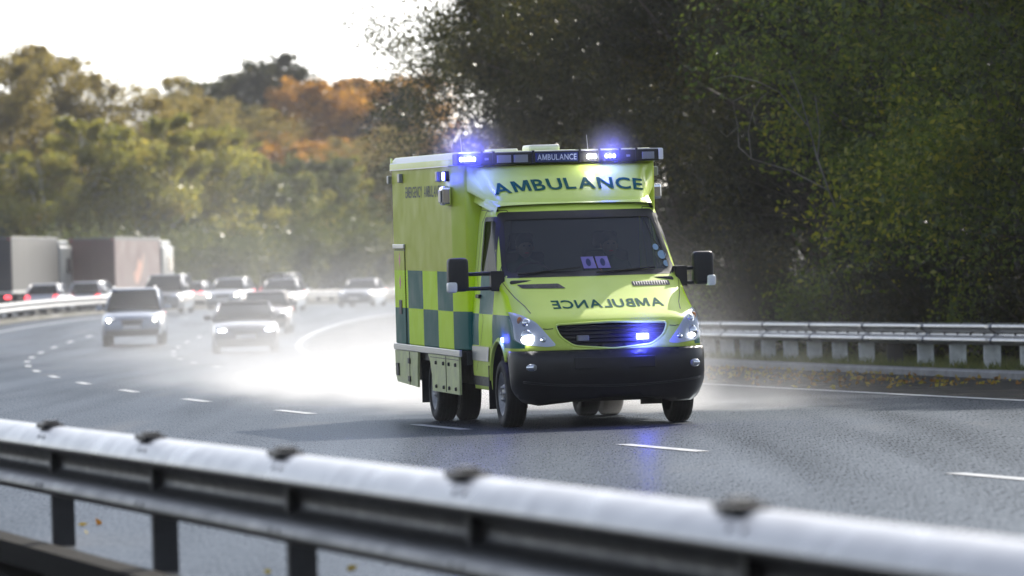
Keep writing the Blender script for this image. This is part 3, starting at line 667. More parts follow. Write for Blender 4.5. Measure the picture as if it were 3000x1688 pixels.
# skirts
for sg in (-1, 1):
    def SK(y0, y1, P, nm='side_skirt'):
        x0, x1 = (-1.115, -1.09) if sg < 0 else (1.09, 1.115)
        return part(MB().prism_x(P, x0, x1), nm, M['skirt'])
    s1 = SK(0, 0, [(1.60, .685), (3.46, .685), (3.33, .60), (3.24, .45), (3.23, .29), (1.60, .29)])
    s2 = SK(0, 0, [(4.08, .685), (5.58, .685), (5.58, .42), (5.46, .33), (4.15, .30), (4.14, .50)])
    d = MB(); xx = -1.121 if sg < 0 else 1.115
    d.box(xx, xx + .006, 2.36, 2.368, .30, .68).box(xx, xx + .006, 1.62, 3.3, .652, .658)
    part(d, 'panel_gap', M['black'], s1)
    for y in (1.78, 2.17, 2.5, 2.95):
        for z in (.60, .345): part(MB().lathe_x([(0, 0), (0, .022), (.02, .018), (.02, 0)] if sg > 0 else [(0, 0), (0, .022), (-.02, .018), (-.02, 0)], sg * 1.115, y, z, 10), 'catch', M['bumper'], s1)
    d = MB().box(xx, xx + .006, 4.62, 4.628, .31, .68)
    part(d, 'panel_gap', M['black'], s2)
    for z in (.58, .38): part(MB().box(xx - .01, xx + .01, 4.57, 4.68, z - .03, z + .03), 'hinge', M['black'], s2)
    part(MB().box(xx - .01, xx + .01, 5.30, 5.45, .40, .54), 'vent', M['black'], s2)
    # wheel housing and mudflap
    part(MB().box(sg * 1.02 - .05, sg * 1.02 + .05, 4.12, 4.15, .13, .62), 'mudflap', M['rubber'])
    part(MB().box(sg * .80 - .2, sg * .80 + .2, .52, .55, .17, .62), 'mudflap', M['rubber'])
    # grey rubbing strip on cab side and wheel arch lining
    patch('rub_strip', sdn([(.56, .66), (1.44, .66), (1.44, .81), (.50, .81)], sg), M['alu'], AMB, .014, .05)
    lin = MB(); vs = []
    for t in np.linspace(-.1, pi + .1, 18):
        for x in (.30, .975): vs.append((sg * x, .46 * cos(t), .40 + .46 * sin(t)))
    lin.add(vs, [(2 * i, 2 * i + 1, 2 * i + 3, 2 * i + 2) for i in range(17)]); part(lin, 'wheel_arch_liner', M['black'], smooth=True)
    ar = MB(); ar.tube([(S_(sy(.485 * cos(t), .40 + .485 * sin(t), sg), .40 + .485 * sin(t), .006)) for t in np.linspace(.15, pi * .80, 20)], [.016] * 20, 8); part(ar, 'arch_lip', M['cab'], smooth=True)
    # door handle
    c = S_(sy(1.15, 1.33, sg), 1.33, .0); part(MB().box(c.x - .03, c.x + .03, c.y - .09, c.y + .09, 1.31, 1.35, .01), 'door_handle', M['black'])
    # mirrors
    xm = -1.375 if sg < 0 else 1.20
    mir = part(MB().box(xm - .105, xm + .105, .03, .20, 1.40, 1.745, .05), 'wing_mirror', M['black'], smooth=True)
    part(MB().box(xm - sg * -.085 - .03, xm + sg * .085 + .03, .01, .17, 1.395, 1.52, .028) if 0 else MB().box(xm + sg * .07 - .045, xm + sg * .07 + .05, .015, .16, 1.39, 1.50, .03), 'indicator', M['white'], mir, smooth=True)
    part(MB().box(xm - .08, xm + .08, .195, .205, 1.45, 1.70, .004), 'mirror_glass', M['chrome'], mir)
    am = MB()
    for z in (1.425, 1.575): am.tube([(sg * .93, .22, z), (sg * (1.05), .12, z), (xm, .11, z)], .02, 8)
    am.prism_z([(sg * .90, .05), (sg * 1.03, .10), (sg * 1.03, .20), (sg * .90, .36)], 1.395, 1.60)
    part(am, 'mirror_arm', M['black'], mir)
# light bar
lb = part(MB().box(-1.125, 1.085, 1.33, 1.62, 2.705, 2.83, .02), 'light_bar', M['black'])
part(MB().box(-1.12, 1.08, 1.335, 1.62, 2.826, 2.838, .003), 'top_strip', M['alu'], lb)
for x in (-.86, -.735, -.31, .19, .40, .62, .80): part(MB().box(x - .012, x + .012, 1.322, 1.62, 2.70, 2.843, .002), 'divider', M['black'], lb)
def mod(x0, x1, z0, z1, m, nm, dy=.012): return part(MB().box(x0, x1, 1.33 - dy, 1.34, z0, z1, .003), nm, m, lb)
for x in (-1.085, -1.05, -1.015, -.98, -.945): part(MB().ball((x, 1.322, 2.765), .02, .012, .026, 10, 6), 'blue_led', M['blueE'], lb, smooth=True)
for x in (.475, .515, .555): part(MB().ball((x, 1.322, 2.765), .02, .012, .023, 10, 6), 'blue_led', M['blueE'], lb, smooth=True)
for x in (.28, .315, .35): part(MB().ball((x, 1.322, 2.765), .02, .012, .025, 10, 6), 'white_led', M['whiteE'], lb, smooth=True)
mod(-.70, -.55, 2.72, 2.80, M['greyp'], 'siren_panel'); mod(-.52, -.37, 2.72, 2.80, M['greyp'], 'siren_panel')
mod(-.83, -.79, 2.752, 2.775, M['greyp'], 'small_lamp'); mod(.69, .73, 2.752, 2.775, M['greyp'], 'small_lamp')
mod(.86, .99, 2.725, 2.80, M['greyp'], 'corner_lens'); part(MB().box(1.035, 1.09, 1.325, 1.60, 2.715, 2.835, .015), 'corner_lens', M['white'], lb)
sgn = mod(-.285, .165, 2.718, 2.815, M['bluepanel'], 'sign_panel', .014)
TV, TF = text_mesh('AMBULANCE', .42, .062, .012); lt_ = part(MB().add([(-.27 + x, 1.3145, 2.736 + y) for x, y in TV], TF), 'lettering', M['whiteink'], lb, fix=False)
part(MB().box(-.68, -.39, 1.75, 2.15, 2.83, 2.872, .02), 'roof_vent', M['white'], smooth=True)
part(MB().box(-.28, .05, 1.68, 2.10, 2.83, 2.905, .03), 'roof_vent', M['white'], smooth=True)
for x, y in ((-1.0, 1.72), (.36, 1.72)): part(MB().tube([(x, y, 2.83), (x - .012, y, 3.00)], [.005, .0025], 6), 'antenna', M['alu'])
# wheels
def wheel(x, y, r=.345, w=.21, sg=-1, dual=False):
    t = w / 2
    ty = part(MB().lathe_x([(-t, r * .66), (-t, r * .92), (-t * .85, r * .985), (-t * .5, r), (t * .5, r), (t * .85, r * .985), (t, r * .92), (t, r * .66), (-t, r * .66)], x, y, r), 'wheel', M['rubber'], smooth=True)
    ty.rotation_euler = (0, 0, 0)
    rm = MB().lathe_x([(sg * t * .9, r * .67), (sg * t * .8, r * .60), (sg * t * .1, r * .52), (sg * t * .2, r * .30), (sg * t * .75, r * .27), (sg * t * .8, r * .1), (sg * t * .8, 0)], x, y, r, 30)
    for k in range(6):
        a = 2 * pi * k / 6; rm.lathe_x([(sg * t * .75, .018), (sg * t * .95, .016), (sg * t * .95, 0)], x, y + r * .2 * cos(a), r + r * .2 * sin(a), 8)
    part(rm, 'rim', M['rim'], ty, smooth=True)
    tr = MB()
    for k in range(4): xx = x - t * .6 + k * t * .4; tr.lathe_x([(0, r * 1.001), (.006, r * 1.001)], xx, y, r, 40)
    part(tr, 'tread_groove', M['black'], ty)
for sg in (-1, 1):
    wheel(sg * .87, 0, sg=sg); wheel(sg * .925, 3.62, sg=sg); wheel(sg * .665, 3.62, sg=sg)
# underside
ub = MB().box(-.80, .80, -.80, 1.5, .33, .62).box(-.55, .55, 1.4, 5.2, .42, .62).box(-.5, .5, -.6, .6, .26, .36)
ub.tube([(-.85, 0, .30), (.85, 0, .30)], .06, 8); ub.tube([(-.9, 3.62, .34), (.9, 3.62, .34)], .07, 8); ub.ball((0, 3.62, .34), .17, .16, .15)
ub.box(-.98, -.62, .6, 3.1, .40, .68).box(.62, .98, .6, 3.1, .40, .68).box(-1.0, -.55, 4.2, 5.4, .36, .66).box(.55, 1.0, 4.2, 5.4, .36, .66)
part(ub, 'chassis', M['black'])
# interior
part(MB().box(-.82, .82, 1.40, 1.44, .9, 2.24), 'bulkhead', M['bulk'])
part(MB().box(-.86, .86, .35, .75, .9, 1.42, .05).box(-.86, .86, -.05, .45, 1.2, 1.50, .04), 'dashboard', M['dark'])
part(MB().box(-.9, .9, .1, 1.44, .6, .72), 'cab_floor', M['dark'])
part(MB().box(-.86, .86, .95, 1.42, 2.21, 2.23), 'headlining', M['bulk'])
for x in (-.48, .42):
    st = part(MB().box(x - .25, x + .25, .80, 1.25, 1.02, 1.16, .05).box(x - .24, x + .24, 1.20, 1.34, 1.10, 1.78, .05), 'seat', M['seat'], smooth=True)
    part(MB().box(x - .13, x + .13, 1.22, 1.33, 1.80, 1.98, .04), 'headrest', M['seat'], st, smooth=True)
sw = MB(); sw.tube([(-.48 + .2 * cos(t), .62 + .08 * sin(t), 1.50 + .17 * sin(t)) for t in np.linspace(0, 2 * pi, 25)], .014, 6, False)
sw.tube([(-.67, .62, 1.5), (-.29, .62, 1.5)], .016, 6); sw.tube([(-.48, .62, 1.5), (-.48, .45, 1.38)], .03, 8); part(sw, 'steering_wheel', M['dark'], smooth=True)
# cards and stickers behind the glass
for x in (-.015, .135):
    z0, z1 = 1.60, 1.72; P = [(x - .06, z1), (x + .07, z1), (x + .085, z0), (x - .05, z0)]
    cd = patch('card', [(sx(a, z), z) for a, z in P], M['purple'], AMB, .002, .04)
    patch('oval_print', [(sx(x + .01 + .026 * cos(t), 1.66 + .04 * sin(t)), 1.66 + .04 * sin(t)) for t in np.linspace(0, 2 * pi, 14)[:-1]], M['bluepanel'], cd, .004, .04)
for (x, z, r) in ((.755, 1.80, .032), (.805, 1.72, .045), (.832, 1.63, .032)):
    patch('sticker', [(sx(x + r * cos(t), z + r * sin(t)), z + r * sin(t)) for t in np.linspace(0, 2 * pi, 16)[:-1]], M['stick'], AMB, .002, .04)
wp = MB()
for a, b in (((-.75, 1.545), (-.10, 1.60)), ((.05, 1.545), (.68, 1.58))): wp.tube([S_(sx(a[0], a[1]), a[1], .02), S_(sx(b[0], b[1]), b[1], .022)], .009, 6)
part(wp, 'wiper', M['black'])

# real lamps inside the lit blue lamps
def lamp(x, y, z, power, colr, r=.04):
    d = bpy.data.lights.new('blue_lamp_light', 'POINT'); d.energy = power; d.color = colr; d.shadow_soft_size = r
    o = bpy.data.objects.new('lamp_light', d); col.objects.link(o); o.parent = AMB; o.location = (x, y, z)
BL = (.05, .06, 1)
lamp(-1.02, 1.20, 2.82, 12, BL); lamp(.515, 1.20, 2.82, 5, BL); lamp(.315, 1.20, 2.78, 1.2, (1, .95, .9)); lamp(.305, -1.10, .915, 10, BL); lamp(-1.04, -.24, .91, 1.0, BL); lamp(-1.2, 2.0, 2.6, 4, BL)

# ------------------------------------------------------------------ people in the cab
def person(base, label, cloth, hair, pose, strap=None):
    r = tag(empty('person', base, YAW), label, 'person', 'crew in the ambulance cab')
    me = bpy.data.meshes.new('body')
    J = {'pel': (0, 1.05, 1.20, .15, .13), 'sp': (0, 1.10, 1.40, .15, .12), 'ch': (0, 1.10, 1.60, .17, .12), 'nk': (0, 1.08, 1.71, .055, .055), 'hd0': (0, 1.05, 1.78, .065, .075), 'hd': (0, 1.035, 1.86, .078, .098), 'tp': (0, 1.05, 1.93, .06, .075)}
    J.update(pose)
    for s, q in (('l', -1), ('r', 1)):
        J['sh' + s] = (q * .19, 1.10, 1.63, .065, .065); J['hp' + s] = (q * .10, .98, 1.17, .09, .09); J['kn' + s] = (q * .17, .62, 1.18, .065, .065); J['ft' + s] = (q * .17, .45, .85, .05, .05)
    E = [('pel', 'sp'), ('sp', 'ch'), ('ch', 'nk'), ('nk', 'hd0'), ('hd0', 'hd'), ('hd', 'tp')]
    for s in 'lr': E += [('ch', 'sh' + s), ('sh' + s, 'el' + s), ('el' + s, 'wr' + s), ('wr' + s, 'pa' + s), ('pel', 'hp' + s), ('hp' + s, 'kn' + s), ('kn' + s, 'ft' + s)]
    for s, q in (('l', -1), ('r', 1)):               # five fingers
        pa = J['pa' + s]
        for k in range(4):
            J['f%d%s' % (k, s)] = (pa[0] + q * (.03 - .02 * k), pa[1] - .045, pa[2] + .012, .010, .010); J['g%d%s' % (k, s)] = (pa[0] + q * (.03 - .02 * k), pa[1] - .065, pa[2] - .02 + .004 * k, .008, .008)
            E += [('pa' + s, 'f%d%s' % (k, s)), ('f%d%s' % (k, s), 'g%d%s' % (k, s))]
        J['t' + s] = (pa[0] - q * .05, pa[1] - .01, pa[2] + .02, .011, .011); E.append(('pa' + s, 't' + s))
    names = list(J); me.from_pydata([J[k][:3] for k in names], [(names.index(a), names.index(b)) for a, b in E], [])
    o = link('body', me, r); me.materials.append(cloth); me.materials.append(M['skin'])
    sk = o.modifiers.new('s', 'SKIN'); sk.use_smooth_shade = True
    for i, k in enumerate(names): me.skin_vertices[0].data[i].radius = J[k][3:]
    me.skin_vertices[0].data[0].use_root = True
    sb = o.modifiers.new('ss', 'SUBSURF'); sb.levels = 2; sb.render_levels = 2
    hd = J['hd']; h = MB().ball((hd[0], hd[1] + .02, hd[2] + .03), .098, .115, .11, 16, 10); h.build('hair', hair, r, True)
    f = MB().ball((hd[0], hd[1] - .035, hd[2] - .025), .078, .075, .10, 16, 10).ball((hd[0], hd[1] - .115, hd[2] - .03), .013, .018, .025).ball((hd[0] - .085, hd[1], hd[2] - .02), .012, .02, .03).ball((hd[0] + .085, hd[1], hd[2] - .02), .012, .02, .03)
    fo = f.build('face', M['skin'], r, True)
    MB().ball((hd[0] - .03, hd[1] - .102, hd[2] + .0), .012, .008, .007).ball((hd[0] + .03, hd[1] - .102, hd[2] + .0), .012, .008, .007).build('eye', M['dark'], fo, True)
    MB().ball((hd[0], hd[1] - .102, hd[2] - .075), .025, .008, .007).build('mouth', M['red'], fo, True)
    if strap: MB().tube([(-.16, .98, 1.66), (-.05, .955, 1.5), (.13, .93, 1.25)], .012, 6).build('seat_belt', strap, r)
    return r
def inamb(x): return (AMB.location.x + x * cos(YAW), AMB.location.y + x * sin(YAW), 0)
pd_ = {'ell': (-.28, .95, 1.42, .045, .045), 'wrl': (-.18, .70, 1.52, .035, .03), 'pal': (-.17, .64, 1.56, .03, .025), 'elr': (.28, .95, 1.42, .045, .045), 'wrr': (.18, .70, 1.52, .035, .03), 'par': (.17, .64, 1.56, .03, .025)}
pp_ = {'ell': (-.26, 1.0, 1.38, .045, .045), 'wrl': (-.12, .78, 1.30, .035, .03), 'pal': (-.09, .72, 1.29, .03, .025), 'elr': (.26, 1.0, 1.38, .045, .045), 'wrr': (.12, .78, 1.30, .035, .03), 'par': (.09, .72, 1.29, .03, .025)}
person(inamb(-.48), 'driver in dark green uniform at the steering wheel with both hands raised on it', M['green_cloth'], M['hair'], pd_)
person(inamb(.42), 'dark haired crew member in the passenger seat with an orange-red strap across the chest', M['green_cloth'], M['hair'], pp_, M['orange'])

# ------------------------------------------------------------------ crash barriers
M['galv'] = mat('galvanised_steel', (.25, .25, .26), .30, metal=.85, noise_amt=.12, noise_scale=5, bump=.05, bump_scale=8)
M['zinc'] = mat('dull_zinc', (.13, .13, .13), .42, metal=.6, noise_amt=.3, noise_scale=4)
M['galvd'] = mat('weathered_steel_post', (.05, .05, .05), .55, metal=.2, noise_amt=.5, noise_scale=6)
M['post_pale'] = mat('scuffed_pale_post', (.90, .90, .87), .5, metal=.0, noise_amt=.35, noise_scale=5)
def rail_mesh(mb, off, prof, Y0, Y1, side, dY=.8):
    vs = []; fs = []; n = len(prof); k = 0; Y = Y0
    while Y <= Y1 + 1e-6:
        o = off(Y) if callable(off) else off; s = slope(Y); L = sqrt(1 + s * s)
        x, y, z = rp(o, Y)
        for (d, h) in prof: vs.append((x + side * d / L, y - side * d * s / L, z + h))
        if k:
            for q in range(n - 1): i = (k - 1) * n + q; fs.append((i, i + 1, i + n + 1, i + n))
        k += 1; Y += dY
    mb.add(vs, fs); return mb
near_prof = [(-.10, .60), (-.11, .67), (-.09, .690), (-.05, .694), (-.01, .686), (.03, .666), (.06, .638), (.085, .60), (.088, .58), (.07, .567), (.0, .555), (-.06, .535), (-.075, .50), (-.075, .46), (-.05, .435), (.01, .415), (.05, .395), (.075, .372), (.085, .348), (.08, .33), (.05, .315), (.02, .312), (-.02, .32)]
w_prof = [(.01, .39), (.04, .385), (.085, .42), (.09, .46), (.06, .495), (.02, .515), (.01, .545), (.02, .575), (.06, .595), (.09, .63), (.085, .675), (.04, .71), (.01, .705), (0, .68)]
def thick(o, t=.006):
    m = o.modifiers.new('t', 'SOLIDIFY'); m.thickness = t; m.offset = 0
def obox(mb, x, y, z0, z1, w, d, s):             # upright box turned to follow the road, w along the road
    L = sqrt(1 + s * s); a = Vector((s / L, 1 / L, 0)); b = Vector((1 / L, -s / L, 0)); P = []
    for z in (z0, z1):
        for i, j in ((-1, -1), (1, -1), (1, 1), (-1, 1)): p = Vector((x, y, z)) + a * i * w / 2 + b * j * d / 2; P.append(p)
    mb.add(P, [(0, 3, 2, 1), (4, 5, 6, 7), (0, 1, 5, 4), (1, 2, 6, 5), (2, 3, 7, 6), (3, 0, 4, 7)])
nb = tag(empty('crash_barrier', rp(bar_off(20), 20)), 'out of focus steel crash barrier running across the bottom of the picture', 'crash barrier')
def child(mb, name, m, par, **k):
    o = mb.build(name, m, par, **k); o.location = -Vector(par.location); return o
rm_ = rail_mesh(MB(), lambda Y: bar_off(Y), near_prof, 8, 60, -1, .6); q_ = len(near_prof) - 1; rm_.mi = [1 if (i % q_ in (8, 9, 10, 11, 12, 13, 14) or i % q_ >= 18) else 2 if i % q_ >= 15 else 0 for i in range(len(rm_.mi))]  # shade painted in: recess and undersides black, lower strip a duller steel
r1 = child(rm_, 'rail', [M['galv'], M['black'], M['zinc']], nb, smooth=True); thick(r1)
for k, Y in enumerate([12.9, 16.3, 19.9, 23.3, 26.7, 29.95] + [33.2 + 3.2 * q for q in range(8)]):
    s = slope(Y); x, y, z = rp(bar_off(Y), Y)
    p = MB(); obox(p, x + .09, y, z - .25, z + .56, .06, .13, s); child(p, 'post', M['galvd'], nb)
    c = MB(); obox(c, x + .03, y, z + .685, z + .712, .26, .12, s); obox(c, x + .03, y + .05, z + .70, z + .728, .12, .08, s); child(c, 'cap_block', M['black'], nb)
    bl = MB()
    for dy in (.18, .34):
        for (d, h, rr) in ((.06, .636, .014), (.08, .36, .015)):
            yy = y - dy; xx = A_(yy) + bar_off(yy) - d; child(MB().ball((xx, yy, z + h), .012, rr, rr * 1.2, 8, 6), 'bolt', M['galvd'], nb, smooth=True)
fbar = tag(empty('crash_barrier', rp(bar_off(190), 190)), 'distant double-railed crash barrier between the silver-blue car and the lorries', 'crash barrier')
a = rail_mesh(MB(), bar_off, [(d, h + .03) for d, h in w_prof], 60.5, 418, 1, 2); a = rail_mesh(a, lambda Y: bar_off(Y) - .35, [(d, h + .03) for d, h in w_prof], 60.5, 418, -1, 2); child(a, 'rail', M['zinc'], fbar, smooth=True)
pl = MB(); Y = 61
pm = MB()
while Y < 417: x, y, z = rp(bar_off(Y) - .18, Y); obox(pm, x, y, z - .1, z + .66, .12, .22, slope(Y)); Y += 3.2
po = child(pm, 'post', M['galvd'], fbar); po['kind'] = 'stuff'
mb_ = MB(); Y = 60.5; vs = []; fs = []; k = 0
while Y < 418:                                   # low dirt ridge below the far barrier
    for (u, z) in ((.0, -.05), (-.08, .20), (-.3, .24), (-.5, -.05)): vs.append(rp(bar_off(Y) + u, Y, z))
    if k: fs += [((k - 1) * 4 + q, (k - 1) * 4 + q + 1, k * 4 + q + 1, k * 4 + q) for q in range(3)]
    k += 1; Y += 3
tag(mb_.add(vs, fs).build('grass_bank', M['verge'], None, True), kind='structure')
rb = tag(empty('crash_barrier', rp(12.3, 80)), 'corrugated crash barrier on pale posts along the wooded verge right of the ambulance', 'crash barrier')
r2 = child(rail_mesh(MB(), 12.2, w_prof, 40, 260, -1, 1.0), 'rail', M['galv'], rb, smooth=True); thick(r2)
for k in range(60):
    Y = 66.35 + 1.93 * k
    if k >= 44: break
    x, y, z = rp(12.3, Y); s = slope(Y); h = .42 if k < 40 else .42
    p = MB(); rr = random.Random(k); tilt = rr.uniform(-.012, .012)
    obox(p, x, y, z - .1, z + .43, .03, .235, s); obox(p, x + .125, y, z - .1, z + .43, .05, .014, s)
    m_ = M['post_pale'] if k != 8 else M['galvd']; child(p, 'post', m_, rb)
for k in range(24):
    Y = 67.5 + 3.9 * k; j = rail_mesh(MB(), 12.2, [(d + .006, h) for d, h in w_prof], Y, Y + .3, -1, .3); jo = child(j, 'lap_joint', M['galvd'] if k % 3 == 5 else M['galv'], rb, smooth=True); thick(jo)
    bl = MB()
    for q in range(5):
        yy = Y - .1 + q * .75; xx = A_(yy) + 12.2 - .012; bl.ball((xx - .01, yy, gz(0, yy, 12.2) + .545), .012, .022, .016, 6, 5)
    for h in (.64, .44): bl.ball((A_(Y) + 12.2 - .1, Y + .02, gz(0, Y, 12.2) + h), .014, .02, .02, 6, 5)
    child(bl, 'bolt', M['black'], rb)

# ------------------------------------------------------------------ cars
def hull(mb, rows):                              # rows of equal length across; caps at both ends
    n = len(rows[0]); vs = [p for r in rows for p in r]; fs = []
    for i in range(len(rows) - 1):
        for k in range(n - 1): q = i * n + k; fs.append((q, q + 1, q + n + 1, q + n))
    fs.append(tuple(range(n))); fs.append(tuple((len(rows) - 1) * n + k for k in reversed(range(n)))); return mb.add(vs, fs)
def carpaint(name, c, metal=.3): return mat(name, c, .28, metal=metal, coat=.8)
def car(xd, Z, label, paint, W=1.78, L=4.4, H=1.45, kind='sedan', lit=None, rev=False, yaw=None, plate=True, rack=False, roof=None, clear=.20, dx=0, group='cars on the wet carriageway', cat='car'):
    X = ((xd * 3000 / 2576 - 1500) / 15100) * Z + dx
    z = gz(X, Z); s = slope(Z); ang = -math.atan(s)
    r = empty('car' if cat == 'car' else 'van', (X, Z, z), (ang if yaw is None else yaw) + (pi if rev else 0)); tag(r, label, cat, group)
    w = W / 2; hood = {'sedan': .62, 'suv': .60, 'mpv': .56, 'hatch': .62, 'van': .52}[kind] * H; belt = {'sedan': .66, 'suv': .63, 'mpv': .60, 'hatch': .65, 'van': .55}[kind] * H
    nose = .48 * H
    prof = [(-L / 2, nose * .86, .80), (-L / 2 + .06, nose, .90), (-L / 2 + .35, hood - .07, .97), (-L / 2 + .9, hood, 1.0), (-L * .12, belt, 1.0), (L * .30, belt + .02, 1.0), (L / 2 - .25, belt + (.0 if kind != 'sedan' else .02), .97), (L / 2 - .04, belt - .08, .92), (L / 2, belt * .75, .86)]
    rows = []
    for (y, zt, k) in prof:
        a = w * k; zb = clear + (.06 if abs(y) > L * .45 else 0)
        rows.append([(-a * .93, y, zb), (-a, y, zb + .16), (-a * 1.0, y, (zb + zt) * .55), (-a * .975, y, zt - .12), (-a * .86, y, zt - .025), (-a * .4, y, zt + .015), (a * .4, y, zt + .015), (a * .86, y, zt - .025), (a * .975, y, zt - .12), (a, y, (zb + zt) * .55), (a, y, zb + .16), (a * .93, y, zb)])
    body = hull(MB(), rows).build('body', paint, r, True); es = body.modifiers.new('s', 'SUBSURF'); es.levels = 1; es.render_levels = 2
    # greenhouse
    f0, f1, r1, r0 = {'sedan': (-.16, .02, .24, .38), 'suv': (-.18, -.05, .40, .46), 'mpv': (-.24, -.07, .41, .47), 'hatch': (-.18, .0, .34, .46), 'van': (-.30, -.16, .47, .49)}[kind]
    f0, f1, r1, r0 = [q * L for q in (f0, f1, r1, r0)]; b = belt - .04; wb, wt = w * .93, w * .74
    g = MB(); rows = []
    for t in (0, .5, .85, 1.0):
        ww = wb + (wt - wb) * t; zz = b + (H - .07 - b) * t; ya = f0 + (f1 - f0) * t; yb = r0 + (r1 - r0) * t
        rows.append([(-ww, ya + .10, zz), (-ww * .85, ya + .02, zz), (0, ya - .04, zz), (ww * .85, ya + .02, zz), (ww, ya + .10, zz), (ww, yb - .10, zz), (ww * .85, yb - .02, zz), (0, yb + .03, zz), (-ww * .85, yb - .02, zz), (-ww, yb - .10, zz), (-ww, ya + .10, zz)])
    hull(g, rows).build('glasshouse', M['carglass'], r, True)
    rt = MB(); rr_ = []
    for (e, zz) in ((.0, H - .085), (.02, H - .05), (-.08, H - .012), (-.22, H)):
        ww = wt + e * .8 + .01; ya = f1 - e; yb = r1 + e
        rr_.append([(-ww, ya + .10, zz), (-ww * .85, ya + .02, zz), (0, ya - .04, zz), (ww * .85, ya + .02, zz), (ww, ya + .10, zz), (ww, yb - .10, zz), (ww * .85, yb - .02, zz), (0, yb + .03, zz), (-ww * .85, yb - .02, zz), (-ww, yb - .10, zz), (-ww, ya + .10, zz)])
    hull(rt, rr_).build('roof', roof or paint, r, True)
    for q in (-1, 1):
        for p0, p1, rr0 in (((q * wb * .98, f0 + .07, b), (q * wt, f1 + .05, H - .06), .035), ((q * wb, r0 - .07, b), (q * wt, r1 - .06, H - .06), .055), ((q * (wb + .005), .08 * L, b), (q * (wt + .01), .09 * L, H - .06), .028)):
            MB().tube([p0, p1], rr0, 6).build('window_pillar', paint, r, True)
    # face
    fy = -L / 2; lw = MB().box(-w * .86, w * .86, fy - .01, fy + .3, clear - .02, clear + .18, .03); lw.build('lower_bumper', M['black'], r, True)
    gm = MB().add([(-w * .36, fy - .03, nose * .93), (w * .36, fy - .03, nose * .93), (w * .28, fy - .035, nose * .62), (-w * .28, fy - .035, nose * .62), (-w * .36, fy + .05, nose * .93), (w * .36, fy + .05, nose * .93), (w * .28, fy + .05, nose * .62), (-w * .28, fy + .05, nose * .62)], [(0, 1, 2, 3), (0, 4, 5, 1), (1, 5, 6, 2), (2, 6, 7, 3), (3, 7, 4, 0)]); gm.build('grille', M['black'], r)
    MB().tube([(-w * .37, fy - .03, nose * .95), (w * .37, fy - .03, nose * .95)], .014, 6).build('grille_trim', M['chrome'], r)
    if plate: MB().box(-.26, .26, fy - .05, fy - .02, clear + .20, clear + .31, .005).build('number_plate', M['white'], r)
    for q in (-1, 1):
        hz = nose * .90 + .02
        hl = MB().ball((q * w * .72, fy + .10, hz), .17, .12, .085, 14, 8).build('headlight', M['chrome'], r, True)
        if lit: MB().ball((q * w * (.74 if lit != 'xen' else .70), fy - .0, hz), .05 if lit != 'xen' else .11, .03, .045 if lit != 'xen' else .032, 12, 8).build('bulb', {'warm': M['headE'], 'xen': M['xenE']}[lit], hl, True)
        mi = MB().box(q * (w + .10) - .10, q * (w + .10) + .10, f0 + .16, f0 + .26, b + .02, b + .16, .035); mi.tube([(q * wb, f0 + .24, b + .06), (q * (w + .08), f0 + .22, b + .08)], .02, 6); mi.build('wing_mirror', M['black'] if kind != 'suv' else paint, r, True)
        MB().ball((q * w * .80, L / 2 - .10, belt - .16), .13, .13, .10, 12, 8).build('tail_light', M['redlit'], r, True)
        for yy in (-L / 2 + .85, L / 2 - .80):
            R = .31 if kind != 'suv' else .36
            MB().lathe_x([(-.1, R * .6), (-.1, R * .92), (-.06, R), (.06, R), (.1, R * .92), (.1, R * .6)], q * (w - .12), yy, R, 24).build('wheel', M['rubber'], r, True)
            MB().ball((q * (w - .08), yy, R), .045, R * .62, R * .62, 14, 8).build('rim', M['rim'], r, True)
    MB().box(-w * .9, w * .9, L / 2 - .15, L / 2 + .03, clear, clear + .22, .03).build('rear_bumper', M['black'], r, True)
    if rack:
        k = MB()
        for q in (-1, 1): k.tube([(q * wt * .9, f1 + .2, H), (q * wt * .9, f1 + .35, H + .05), (q * wt * .9, r1 - .35, H + .05), (q * wt * .9, r1 - .2, H)], .02, 6)
        k.build('roof_rail', M['alu'], r, True)
    return r
P_sb = carpaint('silver_blue_paint', (.20, .25, .34)); P_dk = carpaint('dark_blue_grey_paint', (.03, .033, .06)); P_soft = mat('soft_top_fabric', (.03, .03, .04), .8)
P_gr = carpaint('grey_paint', (.09, .095, .11)); P_si = carpaint('silver_paint', (.28, .29, .31)); P_wh = carpaint('white_paint', (.55, .56, .58), 0); P_br = carpaint('bronze_paint', (.11, .08, .065))
car(337, 156, 'silver-blue off-road car with roof rails and warm headlights on', P_sb, 1.86, 4.5, 1.72, 'suv', 'warm', rack=True, clear=.30)
car(613, 139, 'dark blue convertible with black soft top and bright cold white headlights', P_dk, 1.80, 4.5, 1.39, 'sedan', 'xen', roof=P_soft)
car(420, 222, 'dark grey people carrier partly hidden behind the silver-blue off-road car', P_gr, 1.85, 4.6, 1.68, 'mpv')
car(580, 245, 'silver car just behind the dark blue convertible, headlight showing at its left', P_si, 1.75, 4.3, 1.50, 'hatch', 'warm')
car(667, 176, 'bronze car with one warm headlight showing to the right of the dark blue convertible', P_br, 1.80, 4.5, 1.45, 'sedan', 'warm')
car(708, 232, 'grey car following the bronze car with its right headlight lit', P_gr, 1.76, 4.3, 1.48, 'hatch', 'warm')
car(911, 262, 'lone grey saloon far off in the mist, nearest the rear of the ambulance', P_gr, 1.85, 4.6, 1.42, 'sedan')
car(738, 330, 'white van farthest away, driving off into the mist beyond the grey cars', P_wh, 1.95, 4.9, 1.95, 'van', rev=True, group='vehicles on the opposite carriageway', cat='van', dx=-.5)
car(500, 300, 'white-sided hatchback driving away past the dark grey people carrier', P_wh, 1.75, 4.2, 1.48, 'hatch', rev=True, group='vehicles on the opposite carriageway')
